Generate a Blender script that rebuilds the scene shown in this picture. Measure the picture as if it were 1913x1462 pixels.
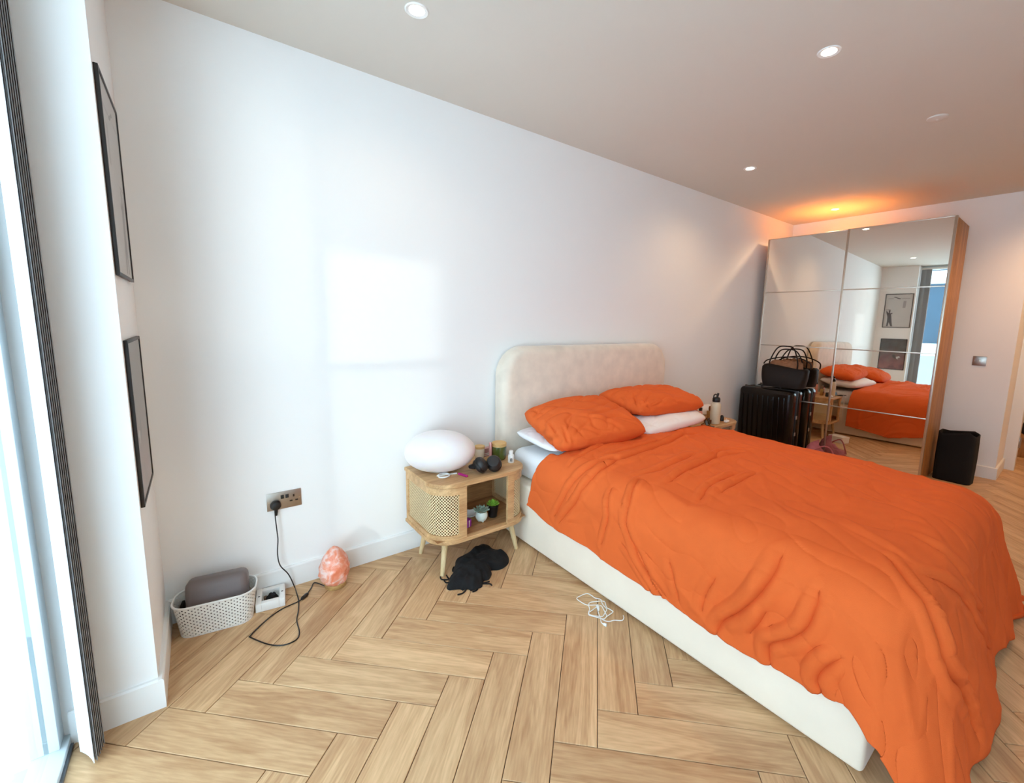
import bpy, bmesh, math, random
import numpy as np
from mathutils import Vector, Matrix, noise
random.seed(7); PI = math.pi
SC = bpy.context.scene; COL = SC.collection
for o in list(bpy.data.objects): bpy.data.objects.remove(o)

# ------------------------------------------------------------------ camera
FPX, PPX, PPY = 811.67, 1007.68, 710.85          # photograph is 1913 x 1462
YAW, PITCH, ROLL = 0.667888, 0.135395, 0.020737
CAM = np.array([-0.00563, -2.32836, 1.3275])
_f = np.array([math.sin(YAW)*math.cos(PITCH), math.cos(YAW)*math.cos(PITCH), -math.sin(PITCH)])
_r = np.array([math.cos(YAW), -math.sin(YAW), 0.0]); _u = np.cross(_r, _f)
_r, _u = math.cos(ROLL)*_r + math.sin(ROLL)*_u, -math.sin(ROLL)*_r + math.cos(ROLL)*_u
cd = bpy.data.cameras.new('camera'); cam = bpy.data.objects.new('camera', cd); COL.objects.link(cam)
m = Matrix.Identity(4)
for i in range(3): m[i][0], m[i][1], m[i][2], m[i][3] = _r[i], _u[i], -_f[i], CAM[i]
cam.matrix_world = m
cd.sensor_fit = 'HORIZONTAL'; cd.sensor_width = 36; cd.lens = 36*FPX/1913
cd.shift_x = -(PPX-956.5)/1913; cd.shift_y = -(731-PPY)/1913
cd.clip_start = 0.02; cd.clip_end = 200
SC.camera = cam
def ray(px):
    return _f + _r*(px[0]-PPX)/FPX - _u*(px[1]-PPY)/FPX
def onz(px, z=0.0):
    v = ray(px); t = (z-CAM[2])/v[2]; return CAM + t*v
def ony(px, y):
    v = ray(px); t = (y-CAM[1])/v[1]; return CAM + t*v
def onx(px, x):
    v = ray(px); t = (x-CAM[0])/v[0]; return CAM + t*v
def project(P):
    d = np.asarray(P) - CAM; z = d@_f
    return np.stack([PPX+FPX*(d@_r)/z, PPY-FPX*(d@_u)/z], -1), z

# ------------------------------------------------------------------ light
def lin(c): return tuple((x/12.92 if x <= .04045 else ((x+.055)/1.055)**2.4) for x in (v/255 for v in c))
W = bpy.data.worlds.new('sky'); SC.world = W; W.use_nodes = True
bg = W.node_tree.nodes['Background']; bg.inputs[0].default_value = (.68, .84, 1.0, 1); bg.inputs[1].default_value = 6.5
VS = SC.view_settings
VS.view_transform = 'Standard'; VS.look = 'None'; VS.gamma = 1; VS.use_curve_mapping = False; VS.exposure = -0.06
SC.display_settings.display_device = 'sRGB'
def light(name, kind, loc, direction, energy, color, **kw):
    d = bpy.data.lights.new(name, kind); d.energy = energy; d.color = color
    for k, v in kw.items(): setattr(d, k, v)
    o = bpy.data.objects.new(name, d); COL.objects.link(o); o.location = loc
    o.rotation_euler = Vector(direction).to_track_quat('-Z', 'Y').to_euler(); return o
SC.cycles.max_bounces = 8; SC.cycles.diffuse_bounces = 5; SC.cycles.transparent_max_bounces = 8
# two bands of sun thrown back by the windows of the tower opposite
def beam(name, xa, xb, za, zb, d, dist, watts, spread):
    d = Vector(d).normalized(); c = Vector(((xa+xb)/2, 0, (za+zb)/2))-d*dist
    return light(name, 'AREA', c, d, watts, (1, .98, .95), shape='RECTANGLE', size=(xb-xa)*d.y, size_y=zb-za, spread=math.radians(spread))
beam('sun_reflection', .505, 1.094, .0, 1.64, (.785, .62, 0), 6.5, .48, 1.0)
beam('sun_reflection_soft', .16, .44, .0, 2.35, (.46, .89, 0), 6.5, .30, 4.5)

# ------------------------------------------------------------------ materials
def nmat(name):
    M = bpy.data.materials.new(name); M.use_nodes = True
    return M, M.node_tree.nodes, M.node_tree.links, M.node_tree.nodes['Principled BSDF']
def mat(name, c, rough=.5, metal=0, bump=0, bscale=200, var=0, vscale=5, sheen=0, spec=.5, trans=0, sss=0, coat=0, emis=0):
    M, N, L, B = nmat(name); col = (*lin(c), 1)
    B.inputs['Base Color'].default_value = col; B.inputs['Roughness'].default_value = rough
    B.inputs['Metallic'].default_value = metal; B.inputs['Specular IOR Level'].default_value = spec
    if sheen: B.inputs['Sheen Weight'].default_value = sheen; B.inputs['Sheen Roughness'].default_value = .4
    if trans: B.inputs['Transmission Weight'].default_value = trans
    if coat: B.inputs['Coat Weight'].default_value = coat
    if sss:
        B.inputs['Subsurface Weight'].default_value = sss; B.inputs['Subsurface Radius'].default_value = (.05, .03, .02)
    if emis:
        B.inputs['Emission Color'].default_value = col; B.inputs['Emission Strength'].default_value = emis
    if var or bump:
        T = N.new('ShaderNodeTexCoord')
    if var:
        n = N.new('ShaderNodeTexNoise'); n.inputs['Scale'].default_value = vscale; n.inputs['Detail'].default_value = 5
        L.new(T.outputs['Object'], n.inputs['Vector'])
        r = N.new('ShaderNodeMapRange'); r.inputs[1].default_value = .3; r.inputs[2].default_value = .7
        r.inputs[3].default_value = 1-var; r.inputs[4].default_value = 1+var*.6
        L.new(n.outputs[0], r.inputs[0])
        mx = N.new('ShaderNodeVectorMath'); mx.operation = 'SCALE'; mx.inputs[0].default_value = col[:3]
        L.new(r.outputs[0], mx.inputs['Scale']); L.new(mx.outputs[0], B.inputs['Base Color'])
    if bump:
        n = N.new('ShaderNodeTexNoise'); n.inputs['Scale'].default_value = bscale; n.inputs['Detail'].default_value = 3
        L.new(T.outputs['Object'], n.inputs['Vector'])
        b = N.new('ShaderNodeBump'); b.inputs['Strength'].default_value = bump; b.inputs['Distance'].default_value = .002
        L.new(n.outputs[0], b.inputs['Height']); L.new(b.outputs[0], B.inputs['Normal'])
    return M
def wood(name, c1, c2, scale=1.0, axis=0, rough=.45, perobj=0.0, knots=False):
    M, N, L, B = nmat(name)
    T = N.new('ShaderNodeTexCoord'); mp = N.new('ShaderNodeMapping')
    s = [9*scale]*3; s[axis] = .9*scale; mp.inputs['Scale'].default_value = s
    L.new(T.outputs['Object'], mp.inputs['Vector'])
    vec = mp.outputs[0]
    oi = N.new('ShaderNodeObjectInfo')
    if perobj:
        ml = N.new('ShaderNodeMath'); ml.operation = 'MULTIPLY'; ml.inputs[1].default_value = 57.3; L.new(oi.outputs['Random'], ml.inputs[0])
        ad = N.new('ShaderNodeVectorMath'); ad.operation = 'ADD'; L.new(vec, ad.inputs[0]); L.new(ml.outputs[0], ad.inputs[1]); vec = ad.outputs[0]
    n1 = N.new('ShaderNodeTexNoise'); n1.inputs['Scale'].default_value = 1.0; n1.inputs['Detail'].default_value = 2.5; n1.inputs['Distortion'].default_value = 1.1
    L.new(vec, n1.inputs['Vector'])
    n2 = N.new('ShaderNodeTexNoise'); n2.inputs['Scale'].default_value = 14; n2.inputs['Detail'].default_value = 6; L.new(vec, n2.inputs['Vector'])
    wv = N.new('ShaderNodeMath'); wv.operation = 'MULTIPLY'; wv.inputs[1].default_value = 60; L.new(n1.outputs[0], wv.inputs[0])
    sn = N.new('ShaderNodeMath'); sn.operation = 'SINE'; L.new(wv.outputs[0], sn.inputs[0])
    a1 = N.new('ShaderNodeMath'); a1.operation = 'MULTIPLY_ADD'; a1.inputs[1].default_value = .055; a1.inputs[2].default_value = -.03; L.new(sn.outputs[0], a1.inputs[0])
    a2 = N.new('ShaderNodeMath'); a2.operation = 'ADD'; L.new(a1.outputs[0], a2.inputs[0]); L.new(n1.outputs[0], a2.inputs[1])
    a3 = N.new('ShaderNodeMath'); a3.operation = 'MULTIPLY_ADD'; a3.inputs[1].default_value = .6; L.new(n2.outputs[0], a3.inputs[0]); L.new(a2.outputs[0], a3.inputs[2])
    rp = N.new('ShaderNodeMapRange'); rp.inputs[1].default_value = .45; rp.inputs[2].default_value = 1.05; L.new(a3.outputs[0], rp.inputs[0])
    mx = N.new('ShaderNodeMix'); mx.data_type = 'RGBA'; mx.inputs['A'].default_value = (*lin(c2), 1); mx.inputs['B'].default_value = (*lin(c1), 1)
    L.new(rp.outputs[0], mx.inputs['Factor'])
    out = mx.outputs['Result']
    if knots:
        v = N.new('ShaderNodeTexVoronoi'); v.inputs['Scale'].default_value = .55; L.new(vec, v.inputs['Vector'])
        kr = N.new('ShaderNodeMapRange'); kr.inputs[1].default_value = .05; kr.inputs[2].default_value = .19; kr.inputs[3].default_value = .62; kr.inputs[4].default_value = 1; L.new(v.outputs['Distance'], kr.inputs[0])
        km = N.new('ShaderNodeVectorMath'); km.operation = 'SCALE'; L.new(out, km.inputs[0]); L.new(kr.outputs[0], km.inputs['Scale']); out = km.outputs[0]
    if perobj:
        hs = N.new('ShaderNodeMapRange'); hs.inputs[3].default_value = 1-perobj; hs.inputs[4].default_value = 1+perobj; L.new(oi.outputs['Random'], hs.inputs[0])
        sm = N.new('ShaderNodeVectorMath'); sm.operation = 'SCALE'; L.new(out, sm.inputs[0]); L.new(hs.outputs[0], sm.inputs['Scale']); out = sm.outputs[0]
    L.new(out, B.inputs['Base Color']); B.inputs['Roughness'].default_value = rough; B.inputs['Specular IOR Level'].default_value = .35
    b = N.new('ShaderNodeBump'); b.inputs['Strength'].default_value = .12; b.inputs['Distance'].default_value = .001
    L.new(n2.outputs[0], b.inputs['Height']); L.new(b.outputs[0], B.inputs['Normal'])
    return M
def holed(name, c, du, dv, r, hexa=True, rough=.6):
    """woven / perforated sheet: the holes are cut out along the UV map (metres)"""
    M, N, L, B = nmat(name)
    B.inputs['Base Color'].default_value = (*lin(c), 1); B.inputs['Roughness'].default_value = rough
    uv = N.new('ShaderNodeUVMap'); sp = N.new('ShaderNodeSeparateXYZ'); L.new(uv.outputs[0], sp.inputs[0])
    def cell(inp, per, off):
        a = N.new('ShaderNodeMath'); a.operation = 'MULTIPLY_ADD'; a.inputs[1].default_value = 1/per; a.inputs[2].default_value = off; L.new(inp, a.inputs[0])
        f = N.new('ShaderNodeMath'); f.operation = 'FRACT'; L.new(a.outputs[0], f.inputs[0])
        s = N.new('ShaderNodeMath'); s.operation = 'MULTIPLY_ADD'; s.inputs[1].default_value = per; s.inputs[2].default_value = -per/2; L.new(f.outputs[0], s.inputs[0])
        p = N.new('ShaderNodeMath'); p.operation = 'POWER'; p.inputs[1].default_value = 2; L.new(s.outputs[0], p.inputs[0]); return p.outputs[0]
    def dots(o):
        a = N.new('ShaderNodeMath'); a.operation = 'ADD'; L.new(cell(sp.outputs[0], du, o), a.inputs[0]); L.new(cell(sp.outputs[1], dv, o), a.inputs[1])
        l = N.new('ShaderNodeMath'); l.operation = 'LESS_THAN'; l.inputs[1].default_value = r*r; L.new(a.outputs[0], l.inputs[0]); return l.outputs[0]
    h = dots(0)
    if hexa:
        a = N.new('ShaderNodeMath'); a.operation = 'MAXIMUM'; L.new(h, a.inputs[0]); L.new(dots(.5), a.inputs[1]); h = a.outputs[0]
    iv = N.new('ShaderNodeMath'); iv.operation = 'SUBTRACT'; iv.inputs[0].default_value = 1; L.new(h, iv.inputs[1])
    L.new(iv.outputs[0], B.inputs['Alpha']); return M

M = {}
M['wall'] = mat('white_wall_paint', (246, 245, 243), .85, bump=.03, bscale=300)
M['ceiling'] = mat('ceiling_paint', (224, 217, 206), .9)
M['trim'] = mat('white_gloss_trim', (240, 240, 238), .4)
M['plank'] = wood('oak_plank', (224, 187, 142), (172, 128, 88), 1.0, 0, .45, perobj=.06, knots=True)
M['groove'] = mat('plank_groove', (66, 42, 26), .8)
M['oak'] = wood('nightstand_oak', (222, 182, 132), (172, 128, 84), 1.6, 0, .45)
M['oak_pale'] = wood('pale_leg_oak', (228, 204, 160), (196, 164, 116), 1.6, 2, .45)
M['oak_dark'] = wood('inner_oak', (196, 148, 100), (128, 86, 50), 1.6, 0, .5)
M['ward_oak'] = wood('wardrobe_oak', (196, 142, 86), (142, 94, 50), 1.5, 2, .5)
M['cane'] = holed('woven_cane', (236, 212, 166), .0160, .0160, .0044)
M['velvet'] = mat('cream_velvet', (230, 217, 200), .8, sheen=.5, var=.10, vscale=11, bump=.15, bscale=260)
M['base_fabric'] = mat('cream_base_fabric', (246, 231, 211), .8, sheen=.3, var=.03, vscale=7, bump=.15, bscale=300)
M['sheet'] = mat('white_sheet', (240, 240, 242), .85, bump=.12, bscale=90)
M['orange'] = mat('burnt_orange_linen', (222, 101, 46), .9, spec=.2, bump=.2, bscale=420, var=.03, vscale=14)
M['orange_in'] = mat('orange_lining', (120, 44, 26), .9)
M['black'] = mat('black_plastic', (18, 18, 19), .4)
M['gloss_black'] = mat('black_gloss_shell', (6, 6, 8), .24, spec=.35)
M['black_cloth'] = mat('black_cloth', (9, 9, 11), .95, bump=.5, bscale=150)
M['soft_black'] = mat('black_leatherette', (24, 24, 26), .45)
M['bag_brown'] = mat('dark_brown_leather', (26, 17, 13), .6, bump=.3, bscale=90, spec=.3)
M['bag_cloth'] = mat('tan_clothing', (150, 104, 74), .9, var=.25, vscale=18)
M['white_plastic'] = mat('white_plastic', (238, 236, 232), .4)
M['opal'] = mat('opal_glass', (238, 232, 232), .3, sss=.5, spec=.4)
M['steel'] = mat('brushed_steel', (176, 168, 160), .32, metal=1, var=.15, vscale=14)
M['alu'] = mat('aluminium', (200, 190, 176), .35, metal=1)
M['mirror'] = mat('mirror_glass', (240, 236, 228), .015, metal=1)
M['lead'] = mat('grey_leatherette', (116, 104, 102), .42, bump=.15, bscale=200)
M['basketm'] = holed('perforated_white_plastic', (240, 239, 232), .020, .016, .0026)
M['frame_black'] = mat('black_frame', (22, 18, 18), .4)
M['pane'] = None
M['slat'] = mat('blind_fabric', (150, 152, 155), .75); M['slat_daylit'] = mat('blind_slat_daylit', (244, 246, 248), .7)  # window daylight put into the leading slat's white; the others a shaded grey
M['slat_edge'] = mat('blind_edge', (150, 152, 156), .7)
M['win_frame'] = mat('window_frame_grey', (216, 222, 224), .4)
M['track'] = mat('window_track', (70, 74, 80), .4)
M['pink'] = mat('dusky_pink_cloth', (196, 110, 116), .8, var=.1, vscale=30)
M['rose'] = mat('rose_metal', (206, 150, 146), .3, metal=.3)
M['magenta'] = mat('magenta_plastic', (176, 30, 120), .3)
M['purple'] = mat('purple_card', (150, 50, 170), .5)
M['lid'] = wood('lid_wood', (226, 190, 130), (196, 152, 92), 3, 0, .5)
M['cream'] = mat('cream_wax_glass', (236, 228, 208), .25, coat=.4)
M['green_glass'] = mat('green_glass', (74, 86, 34), .12, coat=.5)
M['bottle_cream'] = mat('cream_bottle', (222, 208, 180), .4)
M['leaf_green'] = mat('succulent_green', (150, 200, 74), .45)
M['leaf_grey'] = mat('succulent_grey', (148, 172, 156), .5)
M['pot_mint'] = mat('mint_white_pot', (222, 234, 226), .4)
M['pink_skin'] = mat('pink_bottle', (236, 160, 140), .35)
M['amber'] = mat('amber_glass', (120, 66, 28), .12, coat=.5)
M['gold'] = mat('gold_tin', (190, 150, 90), .3, metal=.7)
M['brown_thing'] = mat('brown_clutter', (110, 82, 60), .7, var=.4, vscale=60)
M['saltbase'] = wood('lamp_base_wood', (206, 168, 110), (160, 116, 66), 3, 0, .5)
M['paper_grey'] = mat('poster_paper', (206, 203, 200), .5, var=.05, vscale=6)
M['poster_ink'] = mat('poster_ink', (70, 64, 66), .6)
M['poster_soft'] = mat('poster_soft_grey', (168, 163, 162), .6)
M['trim_shadow'] = mat('detector_white', (224, 216, 206), .5)
M['outer_white'] = mat('balcony_white', (226, 236, 240), .6)
M['facade'] = mat('facade_blue_glass', (34, 66, 88), .3, var=.3, vscale=.4)
M['balcony_floor'] = mat('balcony_floor', (206, 226, 236), .6)
# soft two-tone abstract poster
def poster_dark():
    P, N, L, B = nmat('dark_poster')
    T = N.new('ShaderNodeTexCoord'); s = N.new('ShaderNodeSeparateXYZ'); L.new(T.outputs['Object'], s.inputs[0])
    n = N.new('ShaderNodeTexNoise'); n.inputs['Scale'].default_value = 11; n.inputs['Detail'].default_value = 7; L.new(T.outputs['Object'], n.inputs['Vector'])
    a = N.new('ShaderNodeMath'); a.operation = 'MULTIPLY_ADD'; a.inputs[1].default_value = .45; L.new(n.outputs[0], a.inputs[0]); L.new(s.outputs[2], a.inputs[2])
    r = N.new('ShaderNodeMapRange'); r.inputs[1].default_value = .06; r.inputs[2].default_value = .34; L.new(a.outputs[0], r.inputs[0])
    mx = N.new('ShaderNodeMix'); mx.data_type = 'RGBA'; mx.inputs['A'].default_value = (*lin((150, 100, 98)), 1); mx.inputs['B'].default_value = (*lin((92, 88, 84)), 1)
    L.new(r.outputs[0], mx.inputs['Factor'])
    v = N.new('ShaderNodeMapRange'); v.inputs[1].default_value = .3; v.inputs[2].default_value = .7; v.inputs[3].default_value = .6; v.inputs[4].default_value = 1.25; L.new(n.outputs[0], v.inputs[0])
    sc = N.new('ShaderNodeVectorMath'); sc.operation = 'SCALE'; L.new(mx.outputs['Result'], sc.inputs[0]); L.new(v.outputs[0], sc.inputs['Scale'])
    L.new(sc.outputs[0], B.inputs['Base Color']); B.inputs['Roughness'].default_value = .5; return P
M['poster_dark'] = poster_dark()
def glass_mat(name, tint, refl):
    G, N, L, B = nmat(name); N.remove(B)
    t = N.new('ShaderNodeBsdfTransparent'); t.inputs[0].default_value = (*tint, 1)
    g = N.new('ShaderNodeBsdfGlossy'); g.inputs['Roughness'].default_value = .02
    lw = N.new('ShaderNodeFresnel'); lw.inputs[0].default_value = refl
    ge = N.new('ShaderNodeNewGeometry'); fm = N.new('ShaderNodeMath'); fm.operation = 'SUBTRACT'; fm.use_clamp = True; L.new(lw.outputs[0], fm.inputs[0]); L.new(ge.outputs['Backfacing'], fm.inputs[1])   # mirror only off the outer faces
    x = N.new('ShaderNodeMixShader'); L.new(fm.outputs[0], x.inputs[0]); L.new(t.outputs[0], x.inputs[1]); L.new(g.outputs[0], x.inputs[2])
    L.new(x.outputs[0], N['Material Output'].inputs[0]); return G
M['pane'] = glass_mat('window_glass', (.95, .99, .99), 1.12)
M['frame_glass'] = glass_mat('picture_glass', (1, 1, 1), 1.5)
def frosted(name, c, a):
    G, N, L, B = nmat(name); N.remove(B)
    t = N.new('ShaderNodeBsdfTranslucent'); t.inputs[0].default_value = (*lin(c), 1)
    d = N.new('ShaderNodeBsdfTransparent')
    x = N.new('ShaderNodeMixShader'); x.inputs[0].default_value = a; L.new(t.outputs[0], x.inputs[1]); L.new(d.outputs[0], x.inputs[2])
    L.new(x.outputs[0], N['Material Output'].inputs[0]); return G
M['frost'] = frosted('frosted_glass', (232, 248, 250), .82)
def salt():
    S_, N, L, B = nmat('salt_crystal')
    T = N.new('ShaderNodeTexCoord'); n = N.new('ShaderNodeTexNoise'); n.inputs['Scale'].default_value = 26; n.inputs['Detail'].default_value = 6; n.inputs['Distortion'].default_value = 1.2
    L.new(T.outputs['Object'], n.inputs['Vector'])
    r = N.new('ShaderNodeValToRGB'); e = r.color_ramp.elements
    e[0].position = .36; e[0].color = (*lin((226, 128, 92)), 1); e[1].position = .66; e[1].color = (*lin((240, 208, 200)), 1)
    k = r.color_ramp.elements.new(.52); k.color = (*lin((236, 164, 140)), 1)
    L.new(n.outputs[0], r.inputs[0]); L.new(r.outputs[0], B.inputs['Base Color'])
    B.inputs['Roughness'].default_value = .35; B.inputs['Subsurface Weight'].default_value = .3; B.inputs['Subsurface Radius'].default_value = (.04, .015, .01)
    b = N.new('ShaderNodeBump'); b.inputs['Strength'].default_value = .7; b.inputs['Distance'].default_value = .006; L.new(n.outputs[0], b.inputs['Height']); L.new(b.outputs[0], B.inputs['Normal'])
    return S_
M['salt'] = salt()
def emit(name, c, s):
    G, N, L, B = nmat(name); N.remove(B); e = N.new('ShaderNodeEmission'); e.inputs[0].default_value = (*c, 1); e.inputs[1].default_value = s
    L.new(e.outputs[0], N['Material Output'].inputs[0]); return G
M['bulb'] = emit('lamp_glow', (1, .88, .68), 14)

# ------------------------------------------------------------------ mesh helpers
class MB:
    def __init__(s): s.v = []; s.f = []; s.uv = None
    def add(s, v, f):
        o = len(s.v); s.v += [tuple(map(float, p)) for p in v]; s.f += [tuple(i+o for i in q) for q in f]; return s
    def bm(s, b):
        b.verts.ensure_lookup_table(); b.verts.index_update()
        s.add([p.co[:] for p in b.verts], [[q.index for q in f.verts] for f in b.faces]); b.free(); return s
    def box(s, lo, hi, bev=0, seg=2, rot=None):
        b = bmesh.new(); bmesh.ops.create_cube(b, size=1)
        c = [(a+q)/2 for a, q in zip(lo, hi)]; d = [abs(q-a) for a, q in zip(lo, hi)]
        for v in b.verts: v.co = Vector([v.co[i]*d[i] for i in range(3)])
        if bev: bmesh.ops.bevel(b, geom=b.edges[:], offset=bev, segments=seg, profile=.5, affect='EDGES')
        for v in b.verts:
            if rot is not None: v.co = rot @ v.co
            v.co += Vector(c)
        return s.bm(b)
    def lathe(s, prof, n=32, at=(0, 0, 0), mtx=None):
        vs, fs = [], []
        for r, z in prof:
            for k in range(n):
                a = 2*PI*k/n; vs.append((r*math.cos(a), r*math.sin(a), z))
        for i in range(len(prof)-1):
            for k in range(n):
                k2 = (k+1) % n; fs.append((i*n+k, i*n+k2, (i+1)*n+k2, (i+1)*n+k))
        fs.append(tuple(range(n))[::-1]); fs.append(tuple((len(prof)-1)*n+k for k in range(n)))
        vs = [Vector(p) for p in vs]
        if mtx is not None: vs = [mtx @ p for p in vs]
        return s.add([p+Vector(at) for p in vs], fs)
    def tube(s, path, r, n=8, closed=False):
        P = [Vector(p) for p in path]; k = len(P); vs, fs = [], []; up = None
        for i, p in enumerate(P):
            a = P[(i-1) % k] if (closed or i) else p; b = P[(i+1) % k] if (closed or i < k-1) else p
            t = (b-a).normalized()
            if up is None: up = t.orthogonal().normalized()
            up = (up - t*up.dot(t)); up = up.normalized() if up.length > 1e-6 else t.orthogonal().normalized()
            w = t.cross(up); rr = r[i] if isinstance(r, (list, tuple)) else r
            for j in range(n):
                q = 2*PI*j/n; vs.append(p + (up*math.cos(q)+w*math.sin(q))*rr)
        m_ = k if closed else k-1
        for i in range(m_):
            i2 = (i+1) % k
            for j in range(n):
                j2 = (j+1) % n; fs.append((i*n+j, i*n+j2, i2*n+j2, i2*n+j))
        if not closed: fs.append(tuple(range(n))[::-1]); fs.append(tuple((k-1)*n+j for j in range(n)))
        return s.add(vs, fs)
    def prism(s, poly, z0, z1, bev=0):
        n = len(poly); c = Vector((sum(p[0] for p in poly)/n, sum(p[1] for p in poly)/n, 0))
        rings = [(0, z0), (0, z1)] if not bev else [(bev, z0), (0, z0+bev), (0, z1-bev), (bev, z1)]
        vs, fs = [], []
        for ins, z in rings:
            for i in range(n):
                p = Vector((*poly[i], 0))
                if ins:
                    a = Vector((*poly[i-1], 0)); b = Vector((*poly[(i+1) % n], 0))
                    e1 = (p-a).normalized(); e2 = (b-p).normalized(); nn = Vector((-(e1.y+e2.y), e1.x+e2.x, 0))
                    nn = nn.normalized() if nn.length > 1e-6 else Vector((-e1.y, e1.x, 0))
                    p = p + nn*ins/max(.5, nn.dot(Vector((-e1.y, e1.x, 0))))
                vs.append((p.x, p.y, z))
        R = len(rings)
        for k in range(R-1):
            for i in range(n): j = (i+1) % n; fs.append((k*n+i, k*n+j, (k+1)*n+j, (k+1)*n+i))
        fs.append(tuple(range(n))[::-1]); fs.append(tuple((R-1)*n+i for i in range(n)))
        return s.add(vs, fs)
    def grid(s, P, closed_u=False):
        """P: array (nu, nv, 3)"""
        P = np.asarray(P); nu, nv = P.shape[:2]; fs = []
        for i in range(nu if closed_u else nu-1):
            i2 = (i+1) % nu
            for j in range(nv-1): fs.append((i*nv+j, i2*nv+j, i2*nv+j+1, i*nv+j+1))
        return s.add(P.reshape(-1, 3), fs)
    def mesh(s, name, smooth=True, angle=38):
        me = bpy.data.meshes.new(name); me.from_pydata(s.v, [], s.f); me.update()
        if s.uv is not None:
            u = me.uv_layers.new(name='UVMap'); li = [l.vertex_index for l in me.loops]
            u.data.foreach_set('uv', np.asarray([s.uv[i] for i in li], dtype=np.float32).ravel())
        if smooth:
            me.polygons.foreach_set('use_smooth', [True]*len(me.polygons)); me.set_sharp_from_angle(angle=math.radians(angle))
        return me
    def build(s, name, mt, parent=None, smooth=True, angle=38, loc=None, rot=None):
        o = bpy.data.objects.new(name, s.mesh(name, smooth, angle)); COL.objects.link(o)
        o.data.materials.append(M[mt] if isinstance(mt, str) else mt)
        if parent is not None: o.parent = parent
        if loc is not None: o.location = loc
        if rot is not None: o.rotation_euler = rot
        return o
def tag(o, label=None, cat=None, group=None, kind=None):
    if label: o['label'] = label
    if cat: o['category'] = cat
    if group: o['group'] = group
    if kind: o['kind'] = kind
    return o
def thing(name, label, cat, loc=(0, 0, 0), rz=0, group=None):
    o = bpy.data.objects.new(name, None); COL.objects.link(o); o.location = loc; o.rotation_euler = (0, 0, rz); o.empty_display_size = .05
    return tag(o, label, cat, group)
def struct(name, b, mt, parent=None, **k):
    o = b.build(name, mt, parent, **k)
    if parent is None: o['kind'] = 'structure'
    return o
def copy_tree(o, parent=None):
    c = o.copy(); COL.objects.link(c); c.parent = parent
    for ch in [x for x in o.children]: copy_tree(ch, c)
    return c
def smooth_path(P, n=6, closed=False):
    P = [Vector(p) for p in P]; out = []; k = len(P)
    for i in range(k if closed else k-1):
        g = lambda j: P[j % k] if closed else P[min(max(j, 0), k-1)]
        a, b, c, d = g(i-1), g(i), g(i+1), g(i+2)
        for t in range(n):
            t /= n
            out.append(.5*((2*b)+(c-a)*t+(2*a-5*b+4*c-d)*t*t+(3*b-a-3*c+d)*t**3))
    if not closed: out.append(P[-1])
    return out
def fbm(x, y, z=0., s=1.): return noise.noise(Vector((x*s, y*s, z)))

# ------------------------------------------------------------------ room shell
XL, XP, XR, H = -.395, -.186, 5.56, 2.5
YP, YF, YD = -.507, -3.3, -1.913        # pillar edge, wall behind the viewer, end of the far wall
XE = 8.0
FX0, FX1, FY0, FY1 = -.40, XE, YF, 0.0
fl = struct('floor', MB().box((-.46, YF, -.12), (XE, 0, -.006)), 'groove', smooth=False)
PH = -.796349; PA = np.array([math.cos(PH), math.sin(PH)]); PB = np.array([-PA[1], PA[0]])
PW, PLN = .13867, .6185; P0 = np.array([.71511, -.63554])
def clip(poly, nx, ny, d):
    out = []; n = len(poly)
    for i in range(n):
        a, b = poly[i], poly[(i+1) % n]; da, db = a[0]*nx+a[1]*ny-d, b[0]*nx+b[1]*ny-d
        if da <= 0: out.append(a)
        if (da < 0 < db) or (db < 0 < da):
            t = da/(da-db); out.append((a[0]+(b[0]-a[0])*t, a[1]+(b[1]-a[1])*t))
    return out
def area(p): return .5*sum(p[i-1][0]*p[i][1]-p[i][0]*p[i-1][1] for i in range(len(p)))
plank_cache = {}
cnt = 0
for i in range(-70, 71):
    for j in range(-9, 14):
        for kind in (0, 1):
            a = -i*PW + j*PLN; b = -i*PW - j*PLN
            if kind == 0: a0, a1, b0, b1 = a, a+PLN, b, b+PW
            else: a0, a1, b0, b1 = a+PLN-PW, a+PLN, b-PLN, b
            ca, cb = (a0+a1)/2, (b0+b1)/2; ctr = P0 + PA*ca + PB*cb
            if ctr[0] < FX0-.5 or ctr[0] > FX1+.5 or ctr[1] < FY0-.5 or ctr[1] > .5: continue
            g = .0012
            hx, hy = (a1-a0)/2-g, (b1-b0)/2-g
            lx, ly = (PA, PB) if kind == 0 else (PB, -PA)
            if kind == 1: hx, hy = hy, hx
            rect = [(-hx, -hy), (hx, -hy), (hx, hy), (-hx, hy)]
            # clip in the plank's own frame against the room outline
            poly = rect
            for nx, ny, d in ((1, 0, FX1), (-1, 0, -FX0), (0, 1, FY1), (0, -1, -FY0)):
                if poly: poly = clip(poly, nx*lx[0]+ny*lx[1], nx*ly[0]+ny*ly[1], d-(nx*ctr[0]+ny*ctr[1]))
            if len(poly) < 3 or abs(area(poly)) < .0015: continue
            # far wall block: drop what lies wholly inside it
            wp = [ctr+lx*p[0]+ly*p[1] for p in poly]
            if all(q[0] > XR+.02 and q[1] > YD+.02 for q in wp): continue
            if all(q[0] < XP-.02 and q[1] > YP+.02 for q in wp): continue
            full = len(poly) == 4 and abs(area(poly)) > 4*hx*hy*.999
            if full and 'f' in plank_cache: me = plank_cache['f']
            else:
                me = MB().prism(poly, -.006, 0.0, .0014).mesh('plank', smooth=False); me.materials.append(M['plank'])
                if full: plank_cache['f'] = me
            o = bpy.data.objects.new('plank', me); COL.objects.link(o); o.parent = fl
            o.location = (ctr[0], ctr[1], 0); o.rotation_euler = (0, 0, math.atan2(lx[1], lx[0])); cnt += 1
print('planks', cnt)
struct('wall_back', MB().box((-.8, 0, -.12), (XE, .12, H+.1)), 'wall', smooth=False)
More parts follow.
